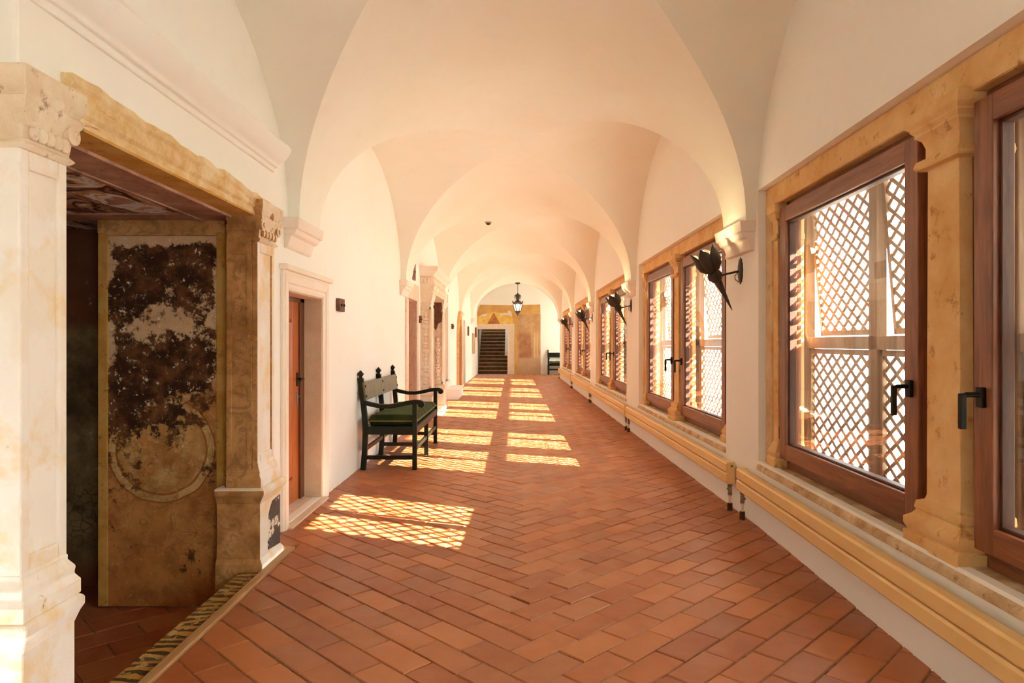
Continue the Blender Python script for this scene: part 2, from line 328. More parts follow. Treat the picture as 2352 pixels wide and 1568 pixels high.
M['ext_white'] = mottled('white_sun_block', (0.84, 0.84, 0.83), (0.88, 0.88, 0.87), 1, 0.9, 0.1, 10, 0.1)
M['ext_ground'] = mottled('pale_courtyard', (0.66, 0.62, 0.55), (0.74, 0.70, 0.64), 1, 0.9, 0.1, 10, 0.1)

# ------------------------------------------------------------------ mesh helper
class MB:
    def __init__(s): s.v = []; s.f = []; s.mi = []; s.cur = 0
    def face(s, idx): s.f.append(tuple(idx)); s.mi.append(s.cur)
    def quad(s, *pts):
        i = len(s.v); s.v += [tuple(p) for p in pts]; s.face(range(i, i + len(pts)))
    def box(s, x0, x1, y0, y1, z0, z1):
        i = len(s.v)
        s.v += [(x0, y0, z0), (x1, y0, z0), (x1, y1, z0), (x0, y1, z0), (x0, y0, z1), (x1, y0, z1), (x1, y1, z1), (x0, y1, z1)]
        for q in ((0, 3, 2, 1), (4, 5, 6, 7), (0, 1, 5, 4), (1, 2, 6, 5), (2, 3, 7, 6), (3, 0, 4, 7)): s.face([i + k for k in q])
        return s
    def loft(s, loops, cap=True, closed=True):
        i = len(s.v); n = len(loops[0])
        for L in loops: s.v += [tuple(p) for p in L]
        for a in range(len(loops) - 1):
            for b in range(n if closed else n - 1):
                c = (b + 1) % n
                s.face((i + a * n + b, i + a * n + c, i + (a + 1) * n + c, i + (a + 1) * n + b))
        if cap:
            s.face([i + b for b in reversed(range(n))]); s.face([i + (len(loops) - 1) * n + b for b in range(n)])
        return s
    def rects(s, levels):                                            # stacked rectangles (z, x0, x1, y0, y1)
        return s.loft([[(x0, y0, z), (x1, y0, z), (x1, y1, z), (x0, y1, z)] for z, x0, x1, y0, y1 in levels])
    def prism(s, poly, axis, a, b):                                  # poly of 2D points extruded along an axis
        f = {'X': lambda p, t: (t, p[0], p[1]), 'Y': lambda p, t: (p[0], t, p[1]), 'Z': lambda p, t: (p[0], p[1], t)}[axis]
        return s.loft([[f(p, a) for p in poly], [f(p, b) for p in poly]])
    def lathe(s, prof, c=(0, 0, 0), seg=16, M_=None, cap=True):      # prof: (r, z)
        loops = []
        for r, z in prof:
            L = []
            for k in range(seg):
                t = 2 * PI * k / seg; p = Vector((r * math.cos(t), r * math.sin(t), z))
                if M_: p = M_ @ p
                L.append((p.x + c[0], p.y + c[1], p.z + c[2]))
            loops.append(L)
        return s.loft(loops, cap)
    def tube(s, pts, r, seg=8):
        pts = [Vector(p) for p in pts]; loops = []; up = None
        for k, p in enumerate(pts):
            d = (pts[min(k + 1, len(pts) - 1)] - pts[max(k - 1, 0)]).normalized()
            if up is None: up = d.orthogonal().normalized()
            up = (up - d * up.dot(d)).normalized(); sd = d.cross(up)
            rr = r[k] if isinstance(r, (list, tuple)) else r
            loops.append([tuple(p + up * rr * math.cos(2 * PI * q / seg) + sd * rr * math.sin(2 * PI * q / seg)) for q in range(seg)])
        return s.loft(loops)
    def blob(s, c, rx, ry, rz, seg=10, ring=6):
        loops = []
        for a in range(1, ring):
            t = PI * a / ring
            loops.append([(c[0] + rx * math.sin(t) * math.cos(2 * PI * k / seg), c[1] + ry * math.sin(t) * math.sin(2 * PI * k / seg), c[2] - rz * math.cos(t)) for k in range(seg)])
        return s.loft(loops)
    def xform(s, m, i=0):
        for k in range(i, len(s.v)): s.v[k] = tuple(m @ Vector(s.v[k]))
        return s
    def build(s, name, mats, parent=None, bevel=0.0, smooth=None, fix=True, loc=None, seg=2):
        me = bpy.data.meshes.new(name); me.from_pydata(s.v, [], s.f)
        if not isinstance(mats, (list, tuple)): mats = [mats]
        for m in mats: me.materials.append(m)
        me.polygons.foreach_set('material_index', s.mi)
        if fix:
            bm = bmesh.new(); bm.from_mesh(me); bmesh.ops.recalc_face_normals(bm, faces=bm.faces); bm.to_mesh(me); bm.free()
        if smooth is not None:
            me.polygons.foreach_set('use_smooth', [True] * len(me.polygons))
            me.set_sharp_from_angle(angle=math.radians(smooth))
        o = bpy.data.objects.new(name, me); COL.objects.link(o)
        if parent: o.parent = parent
        if loc: o.location = loc
        if bevel:
            b = o.modifiers.new('edge_softening', 'BEVEL'); b.width = bevel; b.segments = seg; b.limit_method = 'ANGLE'; b.angle_limit = math.radians(35)
        return o

def tag(o, label, cat, group=None, kind=None):
    o['label'] = label; o['category'] = cat
    if group: o['group'] = group
    if kind: o['kind'] = kind
    return o
def thing(name, label, cat, loc=(0, 0, 0), rz=0.0, group=None, kind=None):
    o = bpy.data.objects.new(name, None); COL.objects.link(o); o.empty_display_size = 0.1
    o.location = loc; o.rotation_euler = (0, 0, rz)
    return tag(o, label, cat, group, kind)
def copy_tree(o, parent=None):
    c = o.copy(); COL.objects.link(c)
    if parent: c.parent = parent
    for ch in list(o.children): copy_tree(ch, c)
    return c
def dup(o, label, loc, rz=0.0, group=None):
    c = copy_tree(o); c.location = loc; c.rotation_euler = (0, 0, rz); c['label'] = label
    if group: c['group'] = group
    return c

# ------------------------------------------------------------------ plan of the gallery (camera at x=0, y=0, looking along +y)
def XR(y): return 1.87 if y > 5.2 else 1.70 + 0.0325 * y
def XL(y): return -1.72 + max(0.0, y - 6) * 0.0054
ZS, RISE = 2.34, 1.42
BR = [-4.95, 0.30, 5.52, 10.62, 15.95, 21.15, 26.45]                 # springers
HB = 0.28
YEND = 27.2; YW = 30.3
def wall(name, xf, out, thick, y0, y1, z0, z1, holes, mat, step=1.3, label='', revmat=None):
    ys = {y0, y1}; zs = {z0, z1}
    for a, b, c, d in holes: ys |= {a, b}; zs |= {c, d}
    ys = sorted(y for y in ys if y0 <= y <= y1); zs = sorted(z for z in zs if z0 <= z <= z1)
    y2 = [ys[0]]
    for y in ys[1:]:
        n_ = max(1, int((y - y2[-1]) / step)); p = y2[-1]
        y2 += [p + (y - p) * (k + 1) / n_ for k in range(n_)]
    ys = y2
    solid = lambda i, j: 0 <= i < len(ys) - 1 and 0 <= j < len(zs) - 1 and not any(a - 1e-6 < (ys[i] + ys[i + 1]) / 2 < b + 1e-6 and c - 1e-6 < (zs[j] + zs[j + 1]) / 2 < d + 1e-6 for a, b, c, d in holes)
    mb = MB(); F = lambda y, z: (xf(y), y, z); B = lambda y, z: (xf(y) + out * thick, y, z)
    for i in range(len(ys) - 1):
        for j in range(len(zs) - 1):
            if not solid(i, j): continue
            a, b, c, d = ys[i], ys[i + 1], zs[j], zs[j + 1]
            mb.cur = 0
            mb.quad(F(a, c), F(b, c), F(b, d), F(a, d)); mb.quad(B(a, c), B(a, d), B(b, d), B(b, c))
            if not solid(i - 1, j): mb.quad(F(a, c), F(a, d), B(a, d), B(a, c))
            if not solid(i + 1, j): mb.quad(F(b, c), B(b, c), B(b, d), F(b, d))
            if not solid(i, j - 1): mb.quad(F(a, c), B(a, c), B(b, c), F(b, c))
            if not solid(i, j + 1): mb.quad(F(a, d), F(b, d), B(b, d), B(a, d))
    i0 = mb
    o = mb.build(name, mat, fix=False)
    bm = bmesh.new(); bm.from_mesh(o.data); bmesh.ops.remove_doubles(bm, verts=bm.verts, dist=1e-5); bmesh.ops.recalc_face_normals(bm, faces=bm.faces); bm.to_mesh(o.data); bm.free()
    return tag(o, label, 'wall', kind='structure')

WIN = [(-2.4, 0.0), (2.95, -0.0325), (8.06, 0.0), (13.30, 0.0), (18.55, 0.0), (23.78, 0.0)]   # window centres along the right wall, after an unseen opening added for fill light
WS0 = 1.085; WH = 2.075; WZ0, WZ1 = 0.50, 2.56
wall('wall_right', XR, 1, 0.46, -6.0, YEND, -0.35, 4.5, [(c - WH * q, c + WH * q, WZ0, WZ1) for (c, r), q in zip(WIN, (0.75, WS0, 1, 1, 1, 1))], M['plaster'], label='white plastered window wall along the right side of the gallery')
DOORS = [(5.20, 6.14, 0.02, 1.80), (10.93, 11.90, 0.0, 2.12), (12.92, 14.20, 0.0, 2.25), (16.55, 17.5, 0.45, 2.62), (22.4, 23.35, 0.0, 2.16)]
wall('wall_left', XL, -1, 0.5, -6.0, YW, -0.35, 4.5, [(2.50, 4.40, -0.36, 2.20)] + DOORS, M['plaster'], label='white plastered inner wall along the left side of the gallery')

# end wall, passage behind the last bay
mb = MB()
mb.box(-2.2, -1.55, YW, YW + 0.4, -0.3, 4.3); mb.box(-0.24, 4.4, YW, YW + 0.4, -0.3, 4.3); mb.box(-1.55, -0.24, YW, YW + 0.4, 2.0, 4.3)
tag(mb.build('wall_end', M['plaster']), 'white end wall behind the frescoes and the stair doorway', 'wall', kind='structure')
mb = MB(); mb.box(2.33, 4.6, 26.5, 26.7, -0.3, 4.3)
mb.box(4.2, 4.6, 26.7, 26.80, -0.3, 4.3); mb.box(4.2, 4.6, 26.80, 26.98, -0.3, 0.95); mb.box(4.2, 4.6, 26.80, 26.98, 2.75, 4.3); mb.box(4.2, 4.6, 26.98, 28.2, -0.3, 4.3)
mb.box(4.2, 4.6, 29.7, YW + .4, -0.3, 4.3); mb.box(4.2, 4.6, 28.2, 29.7, -0.3, 0.9); mb.box(4.2, 4.6, 28.2, 29.7, 2.7, 4.3)  # unseen wide opening added to bring skylight into the passage
tag(mb.build('wall_passage', M['plaster']), 'white walls of the side passage at the far right end', 'wall', kind='structure')

mb = MB(); mb.box(-2.2, -.9, -6.3, -6.0, -.3, 4.3); mb.box(.9, 2.3, -6.3, -6.0, -.3, 4.3); mb.box(-.9, .9, -6.3, -6.0, -.3, 4.3)  # added to shut out light from behind the camera
tag(mb.build('wall_rear', M['plaster']), 'plastered end wall behind the viewer, added to cut rear light', 'wall', kind='structure')
# ------------------------------------------------------------------ vault
def vault():
    rows = []
    def add_row(y, t):
        xl, xr = XL(y) - 0.02, XR(y) + 0.02; xc = (xl + xr) / 2; a = (xr - xl) / 2 - 0.10
        s = math.sqrt(max(0.0, 1 - t * t)) if t < 1 else 0.0
        def hx(x): q = min(1, max(0, (x - xc) / (xr - xc))); return RISE + 0.29 * q * q * (3 - 2 * q)
        b1 = lambda x: ZS + RISE * math.sqrt(max(0.0, 1 - ((x - xc) / a) ** 2))
        b2 = lambda x: ZS + hx(x) * s
        gl = xc - a * min(t, 1.0)
        lo, hi = xc, xc + a
        for _ in range(40):
            m_ = (lo + hi) / 2
            if b1(m_) > b2(m_): lo = m_
            else: hi = m_
        gr = lo if t < 1 else xc + a
        P = []
        for k in range(10): x = xl + (gl - xl) * k / 10; P.append((x, y, b2(x)))
        a0, a1 = math.asin(max(-1, (gl - xc) / a)), math.asin(min(1, (gr - xc) / a))
        for k in range(37): x = xc + a * math.sin(a0 + (a1 - a0) * k / 36); P.append((x, y, b1(x)))
        for k in range(1, 11): x = gr + (xr - gr) * k / 10; P.append((x, y, b2(x)))
        rows.append(P)
    for i in range(len(BR) - 1):
        y0, y1 = BR[i] + HB, BR[i + 1] - HB; yc, b = (y0 + y1) / 2, (y1 - y0) / 2
        if i == 0: add_row(-6.1, 1.0)
        N = 44
        for k in range(N + 1):
            th = -PI / 2 + PI * k / N; add_row(yc + b * math.sin(th), abs(math.sin(th)) if 0 < k < N else 1.0)
    add_row(YEND, 1.0)
    rows.append([(x, YEND + 0.002, 4.1) for x, y, z in rows[-1]]); rows.append([(x, YW + 0.1, 4.1) for x, y, z in rows[-1]])
    mb = MB(); mb.loft(rows, cap=False, closed=False)
    mb.quad((1.85, 26.4, 4.1), (4.5, 26.4, 4.1), (4.5, YW + 0.3, 4.1), (1.85, YW + 0.3, 4.1))
    o = mb.build('ceiling', M['vault'], smooth=14, fix=False)
    return tag(o, 'cream plastered groin vault of the gallery', 'ceiling', kind='structure')
vault()

# ------------------------------------------------------------------ floor: herringbone terracotta
def clip(poly, nx, ny, c):                                           # keep nx*x+ny*y <= c
    out = []
    for i in range(len(poly)):
        p, q = poly[i], poly[(i + 1) % len(poly)]
        dp, dq = nx * p[0] + ny * p[1] - c, nx * q[0] + ny * q[1] - c
        if dp <= 0: out.append(p)
        if dp * dq < 0: t = dp / (dp - dq); out.append((p[0] + (q[0] - p[0]) * t, p[1] + (q[1] - p[1]) * t))
    return out
def area(p): return 0.5 * sum(p[i][0] * p[(i + 1) % len(p)][1] - p[(i + 1) % len(p)][0] * p[i][1] for i in range(len(p)))
def inset(p, g):
    if area(p) < 0: p = p[::-1]
    for i in range(len(p)):
        a, b = p[i], p[(i + 1) % len(p)]; ex, ey = b[0] - a[0], b[1] - a[1]; L = math.hypot(ex, ey)
        if L < 1e-6: continue
        yield_n = (ey / L, -ex / L); 
    q = p
    for i in range(len(p)):
        a, b = p[i], p[(i + 1) % len(p)]; ex, ey = b[0] - a[0], b[1] - a[1]; L = math.hypot(ex, ey)
        if L < 1e-6: continue
        nx, ny = ey / L, -ex / L
        q = clip(q, nx, ny, nx * a[0] + ny * a[1] - g)
        if len(q) < 3: return []
    return q
def tiles(mb, cols, regions, w, seam, y0, y1, z, rnd, x0=-2.3, x1=2.3, angle_mode='V'):
    r2 = math.sqrt(2); pieces = []
    def emit(u0, u1, v0, v1):
        poly = [((u + v) / r2 + seam, (v - u) / r2) for u, v in ((u0, v0), (u1, v0), (u1, v1), (u0, v1))]
        tint = (rnd.random(), rnd.random() ** 2, rnd.random(), 1)
        dz = rnd.uniform(-0.002, 0.002); tx, ty = rnd.uniform(-0.014, 0.014), rnd.uniform(-0.014, 0.014)
        cx, cy = sum(p[0] for p in poly) / 4, sum(p[1] for p in poly) / 4
        if cy < y0 - .4 or cy > y1 + .4 or cx < x0 - .4 or cx > x1 + .4: return
        for reg in (regions(cx, cy),):
            p = poly
            for (nx, ny, c) in reg:
                p = clip(p, nx, ny, c)
                if len(p) < 3: break
            if len(p) < 3 or abs(area(p)) < 4e-4: continue
            g = 0.0034
            po = inset(p, g); pi = inset(p, g + 0.0040)
            if len(po) < 3 or len(pi) != len(po): continue
            h = lambda q, d: z + dz + (q[0] - cx) * tx + (q[1] - cy) * ty - d
            i = len(mb.v); n_ = len(pi)
            # align starting vertices
            k0 = min(range(n_), key=lambda k: (po[k][0] - pi[0][0]) ** 2 + (po[k][1] - pi[0][1]) ** 2); po = po[k0:] + po[:k0]
            mb.v += [(q[0], q[1], h(q, 0)) for q in pi] + [(q[0], q[1], h(q, 0.0045)) for q in po] + [(q[0], q[1], h(q, 0.02)) for q in po]
            mb.face(range(i, i + n_)); cols.append((tint, n_))
            for L in (0, 1):
                for k in range(n_):
                    k2 = (k + 1) % n_
                    mb.face((i + L * n_ + k, i + (L + 1) * n_ + k, i + (L + 1) * n_ + k2, i + L * n_ + k2)); cols.append((tint, 4))
    vm = int((y1 + 4) * r2 / w) + 4
    for i in range(int((y0 - 4) * r2 / w / 1) - 4, vm):
        v0, v1 = i * w, (i + 1) * w
        ue = -i * w
        for k in range(0, 14): emit(ue - 2 * w * (k + 1), ue - 2 * w * k, v0, v1)             # left field
        u0 = -i * w
        for k in range(0, 14): emit(u0, u0 + w, i * w + 2 * w * k, i * w + 2 * w * (k + 1))   # right field
def tile_floor(name, mat, regions, w, seam, y0, y1, z, rnd, grout_rects, label, cat='floor', **kw):
    mb = MB(); cols = []
    tiles(mb, cols, regions, w, seam, y0, y1, z, rnd, **kw)
    nt = len(mb.f)
    mb.cur = 1
    for a, b, c, d in grout_rects: mb.quad((a, c, z - 0.006), (b, c, z - 0.006), (b, d, z - 0.006), (a, d, z - 0.006)); cols.append(((0.5, 0.5, 0.5, 1), 4))
    o = mb.build(name, [mat, M['grout']], fix=False)
    at = o.data.color_attributes.new('tint', 'FLOAT_COLOR', 'CORNER'); buf = []
    for t, n_ in cols: buf += list(t) * n_
    at.data.foreach_set('color', buf)
    return tag(o, label, cat, kind='structure')
EDGE = 4.655
reg = lambda cx, cy: [(-1, 0, 1.73 if cy > EDGE + .06 else 1.485), (1, 0, 4.3 if cy > 26.75 else 2.05), (0, -1, -1.2), (0, 1, 30.32)]
tile_floor('floor', M['tile'], reg, 0.157, -0.02, 1.2, 30.4, 0.0, random.Random(3), [(-1.485, 2.1, 1.2, EDGE), (-1.75, 2.1, EDGE, 27.0), (-1.75, 4.3, 27.0, 30.32), (2.1, 4.3, 26.6, 27.0)], 'terracotta herringbone tile floor of the gallery', x1=4.4)
mb = MB(); mb.quad((-1.75, -6, -0.004), (2.1, -6, -0.004), (2.1, 1.2, -0.004), (-1.75, 1.2, -0.004))
o = mb.build('floor_entry', M['tile']); tag(o, 'terracotta floor where the gallery begins', 'floor', kind='structure')
at = o.data.color_attributes.new('tint', 'FLOAT_COLOR', 'CORNER'); at.data.foreach_set('color', [0.5, 0.3, 0.5, 1] * 4)

# ------------------------------------------------------------------ windows
def ring(mb, y0, y1, z0, z1, w, x0, x1, wb=None):
    wb = wb or w
    mb.cur = 0; mb.box(x0, x1, y0, y0 + w, z0, z1); mb.box(x0, x1, y1 - w, y1, z0, z1)
    mb.cur = 1; mb.box(x0, x1, y0 + w, y1 - w, z0, z0 + wb); mb.box(x0, x1, y0 + w, y1 - w, z1 - w, z1)
def make_window(label, loc, rz):
    t = thing('window_1', label, 'window', loc, rz, kind='structure')
    mb = MB(); mb.box(0.055, 0.30, -WH, WH, 2.41, WZ1); mb.build('stone_lintel', M['ochre_stone'], t, 0.012)
    mb = MB(); mb.prism([(-0.02, 0.435), (0.10, 0.435), (0.32, 0.47), (0.32, 0.505), (0.05, 0.500), (-0.015, 0.475)], 'Y', -WH, WH)
    mb.build('stone_sill', M['sill_stone'], t, 0.01)
    for sg in (-1, 1):
        mb = MB(); a, b = sorted((sg * WH, sg * (WH - 0.12))); mb.box(0.055, 0.30, a, b, 0.50, 2.41)
        jm = mb.build('stone_jamb', M['jamb_stone'], t, 0.012)
        mb = MB(); c = sg * (WH - 0.12)
        def R(z, h, p):
            lo, hi = sorted((c + sg * 0.02, c - sg * h)); return (z, 0.10 - p, 0.26, lo, hi)
        mb.rects([R(0.50, .14, .075), R(.56, .14, .075), R(.565, .125, .06), R(.60, .135, .07), R(.63, .115, .05), R(.66, .10, .04), R(.67, .085, .03),
                  R(2.15, .08, .03), R(2.155, .10, .045), R(2.19, .10, .045), R(2.20, .082, .03), R(2.29, .085, .035), R(2.31, .11, .055), R(2.34, .12, .065), R(2.345, .135, .075), R(2.41, .135, .075)])
        mb.build('half_column', M['ochre_stone'], jm, 0.006, smooth=40)
    mb = MB()
    def C(z, h, p): return (z, 0.085 - p, 0.26, -h, h)
    mb.rects([C(.49, .19, .085), (C(.545, .19, .085)), C(.55, .178, .072), C(.575, .19, .085), C(.605, .19, .085), C(.625, .165, .06), C(.645, .150, .05), C(.655, .158, .055), C(.685, .152, .05), C(.70, .118, .03),
              C(.72, .112, .025), C(2.17, .104, .025), C(2.175, .145, .055), C(2.19, .152, .062), C(2.215, .145, .055), C(2.22, .112, .03), C(2.27, .112, .03), C(2.305, .125, .04), C(2.325, .150, .06), C(2.335, .145, .058), C(2.355, .165, .072), C(2.36, .162, .07), C(2.38, .185, .085), C(2.43, .19, .085)])
    col = mb.build('mullion_column', M['ochre_stone'], t, 0.006, smooth=40)
    for sg in (-1, 1):
        a, b = sorted((sg * 0.10, sg * (WH - 0.20)))
        mb = MB(); ring(mb, a, b, 0.495, 2.42, 0.10, 0.115, 0.20, 0.10)
        ff = mb.build('fixed_frame', [M['wood_v'], M['wood_h']], t, 0.004)
        a2, b2 = (a + 0.085, b - 0.045) if sg > 0 else (a + 0.045, b - 0.085)
        mb = MB(); ring(mb, a2, b2, 0.575, 2.365, 0.105, 0.065, 0.145)
        mb.cur = 2                                                        # dark glazing bead
        gy0, gy1, gz0, gz1 = a2 + .105, b2 - .105, .68, 2.26
        for q in ((gy0, gy0 + .014, gz0, gz1), (gy1 - .014, gy1, gz0, gz1), (gy0, gy1, gz0, gz0 + .014), (gy0, gy1, gz1 - .014, gz1)): mb.box(0.09, 0.14, *q)
        sa = mb.build('sash', [M['wood_v'], M['wood_h'], M['wood_dark']], t, 0.004)
        mb = MB(); mb.box(0.112, 0.118, gy0 + .004, gy1 - .004, gz0 + .004, gz1 - .004)
        mb.build('pane', M['glass'], sa)
        hy = sg * (0.185 + 0.052)
        mb = MB(); mb.box(0.048, 0.066, hy - .019, hy + .019, 1.145, 1.225)
        mb.tube([(0.05, hy, 1.195), (0.0, hy, 1.195), (-0.012, hy, 1.19), (-0.015, hy, 1.175)], 0.011, 8)
        mb.loft([[(-0.026, hy - .011, z), (-0.004, hy - .011, z), (-0.004, hy + .011, z), (-0.026, hy + .011, z)] for z in (1.20, 1.13, 1.06)])
        mb.build('handle', M['black'], sa, 0.003, smooth=40)
        mb = MB()
        for z in (0.75, 2.2): 
            hb = (b2 + .012) if sg > 0 else (a2 - .012)
            mb.lathe([(0.009, -.045), (0.009, .045)], (0.075, hb, z), 8)
        mb.build('hinge', M['wood_dark'], sa, smooth=40)
    return t
WLAB = ['two-light stone window in the foreground, cut off by right picture edge', 'stone window with a lit torch in front of its near light, second from foreground',
        'third stone window from the foreground, behind the second torch', 'fourth stone window along the right wall, behind the third torch', 'farthest and smallest stone window, beside the green bench at the end']
w_proto = make_window(WLAB[1], (1.87, WIN[2][0], 0), 0.0)
for k, i in enumerate((1, 3, 4, 5)):
    c, r = WIN[i]; w_ = dup(w_proto, WLAB[(0, 2, 3, 4)[k]], (XR(c), c, 0), r)
    w_.name = 'window_%d' % (k + 2)
    if i == 1: w_.scale = (1, WS0, 1)

# ---- lattice screens outside each window
def lattice_panel(mb, y0, y1, z0, z1, x):
    ph, pv, sw, th = 0.128, 0.098, 0.023, 0.005
    mb.box(x - .014, x + .014, y0, y0 + .03, z0, z1); mb.box(x - .014, x + .014, y1 - .03, y1, z0, z1)
    mb.box(x - .014, x + .014, y0, y1, z0, z0 + .035); mb.box(x - .014, x + .014, y0, y1, z1 - .035, z1)
    L = math.hypot(ph, pv)
    for d, (dy, dz) in enumerate(((ph / L, pv / L), (-ph / L, pv / L))):
        ny, nz = -dz, dy
        cs = [ny * a + nz * b for a in (y0, y1) for b in (z0, z1)]
        stp = ph * pv / L
        k = math.floor(min(cs) / stp)
        while k * stp < max(cs):
            c = k * stp; k += 1
            t0, t1 = -9.0, 9.0; py, pz = ny * c, nz * c
            for p, dd, lo, hi in ((py, dy, y0 + .01, y1 - .01), (pz, dz, z0 + .01, z1 - .01)):
                a, b = sorted(((lo - p) / dd, (hi - p) / dd)); t0, t1 = max(t0, a), min(t1, b)
            if t1 - t0 < 0.03: continue
            q = []
            for t in (t0, t1):
                for s_ in (-1, 1): q.append((py + dy * t + ny * s_ * sw / 2, pz + dz * t + nz * s_ * sw / 2))
            q = [q[0], q[2], q[3], q[1]]
            xa = x - th if d == 0 else x
            mb.loft([[(xa, a, b) for a, b in q], [(xa + th, a, b) for a, b in q]])
def make_lattice(label, loc, rz):
    t = thing('lattice_screen', label, 'lattice screen', loc, rz, 'lattice screens outside the windows')
    X0 = 0.335
    mb = MB()
    for y, h in ((-1.98, .05), (-1.03, .045), (0, .10), (1.03, .045), (1.98, .05)): mb.box(X0 - .03, X0 + .03, y - h, y + h, .46, 2.50)
    for z0, z1 in ((.46, .52), (1.36, 1.44), (2.44, 2.50)): mb.box(X0 - .03, X0 + .03, -2.03, 2.03, z0, z1)
    mb.build('frame', M['lattice'], t, 0.003)
    for a, b in ((-1.93, -1.075), (-.985, -.10), (.10, .985), (1.075, 1.93)):
        mb = MB(); lattice_panel(mb, a + .003, b - .003, .523, 1.357, X0); mb.build('lower_panel', M['lattice'], t)
        mb = MB(); lattice_panel(mb, a + .003, b - .003, -.99, 0, 0); p = mb.build('upper_panel', M['lattice'], t, loc=(X0, 0, 2.437)); p.rotation_euler = (0, -0.085, 0)
    return t
LL = ['brown diamond lattice outside the foreground window at the right edge', 'brown diamond lattice outside the second window, behind the first torch', 'brown diamond lattice outside the third window from the foreground',
      'brown diamond lattice outside the fourth window along the right wall', 'brown diamond lattice outside the farthest window']
l_proto = make_lattice(LL[1], (1.87, WIN[2][0], 0), 0)
for k, i in enumerate((1, 3, 4, 5)):
    c, r = WIN[i]; l_ = dup(l_proto, LL[(0, 2, 3, 4)[k]], (XR(c), c, 0), r)
    if i == 1: l_.scale = (1, WS0, 1)

# ------------------------------------------------------------------ corbels
def make_corbel(side):
    t = MB(); f = -side
    lev = [(-.225, .005, .30), (-.215, .03, .305), (-.16, .045, .30), (-.135, .055, .30), (-.12, .085, .305), (-.085, .10, .31), (-.08, .115, .325), (0, .125, .335)]
    t.rects([(z, min(0, f * p), max(0, f * p), -h, h) for z, p, h in lev]); return t
ORD = ['first', 'second', 'third', 'fourth', 'fifth']
for side, xf in ((1, XR), (-1, XL)):
    first = None
    for k, y in enumerate(BR[2:]):
        yy = y + (0.06 if side > 0 else -0.09)
        lab = 'white moulded corbel carrying the vault on the %s wall, %s from the foreground' % ('window' if side > 0 else 'door', ORD[k])
        if first is None:
            first = make_corbel(side).build('vault_corbel', M['corbel'], None, 0.006); o = first
        else:
            o = first.copy(); COL.objects.link(o)
        o.location = (xf(yy), yy, ZS); tag(o, lab, 'corbel', 'corbels under the vault')

# ------------------------------------------------------------------ radiators
def make_radiator(L, label, y0):
    t = thing('radiator', label, 'radiator', (1.87, y0, 0), 0, 'low wall radiators under the windows')
    for z0, z1 in ((.318, .402), (.228, .312)):
        mb = MB(); mb.rects([(z0, -.088, -.04, 0, L), (z0 + .012, -.096, -.04, 0, L), (z1 - .012, -.096, -.04, 0, L), (z1, -.088, -.04, 0, L)])
        mb.build('bar', M['radiator'], t, 0.004)
    mb = MB(); mb.box(-.042, -.034, .02, L - .02, .235, .398); mb.build('back_plate', M['radiator'], t)
    for y in (.3, L * .5, L - .3):
        mb = MB(); mb.box(-.036, 0, y - .02, y + .02, .26, .38); mb.build('wall_bracket', M['radiator'], t)
    for y in (0.0, L):
        s_ = -1 if y == 0 else 1
        a, b = sorted((y - s_ * .035, y + s_ * .002))
        mb = MB(); mb.box(-.086, -.022, a, b, .222, .408); hd = mb.build('end_header', M['radiator'], t, 0.004)
        mb = MB(); mb.lathe([(.009, 0), (.009, .006)], (0, 0, 0), 10, Matrix.Translation((-.05, y + s_ * .002, .375)) @ Matrix.Rotation(-s_ * PI / 2, 4, 'X')); mb.build('air_vent', M['valve'], hd, smooth=40)
        yy = y - s_ * .03
        mb = MB(); mb.lathe([(.017, .222), (.02, .21), (.02, .20), (.012, .195), (.016, .185), (.016, .16), (.012, .155), (.018, .15), (.018, .13), (.012, .126)], (-.055, yy, 0), 12)
        mb.lathe([(.010, 0), (.010, .03), (.014, .03), (.014, .045), (.0, .047)], (0, 0, 0), 10, Matrix.Translation((-.055, yy, .172)) @ Matrix.Rotation(s_ * PI / 2, 4, 'X'))
        mb.build('valve', M['valve'], t, smooth=40)
        mb = MB(); mb.lathe([(.0165, .126), (.0165, .115), (.0115, .112), (.0105, .0)], (-.055, yy, 0), 12); mb.build('supply_pipe', M['pipe'], t, smooth=40)
        mb = MB(); mb.lathe([(.022, -.01), (.0225, .02), (.021, .062), (.0115, .063)], (-.055, yy, 0), 12); mb.build('floor_sleeve', M['sleeve'], t, smooth=40)
    return t
RL = ['cream radiator under the second window, ending below the first torch', 'cream radiator under the third window along the wall', 'cream radiator under the fourth window along the wall', 'farthest cream radiator, below the last window']
make_radiator(5.05, RL[0], 5.68)
make_radiator(5.05, RL[1], 10.92); make_radiator(4.85, RL[2], 16.15); make_radiator(5.6, RL[3], 21.25)
r0 = make_radiator(4.3, 'cream two-bar radiator below the foreground window', 1.15)
r0.location = (XR(1.15), 1.15, 0); r0.rotation_euler = (0, 0, -0.0325)

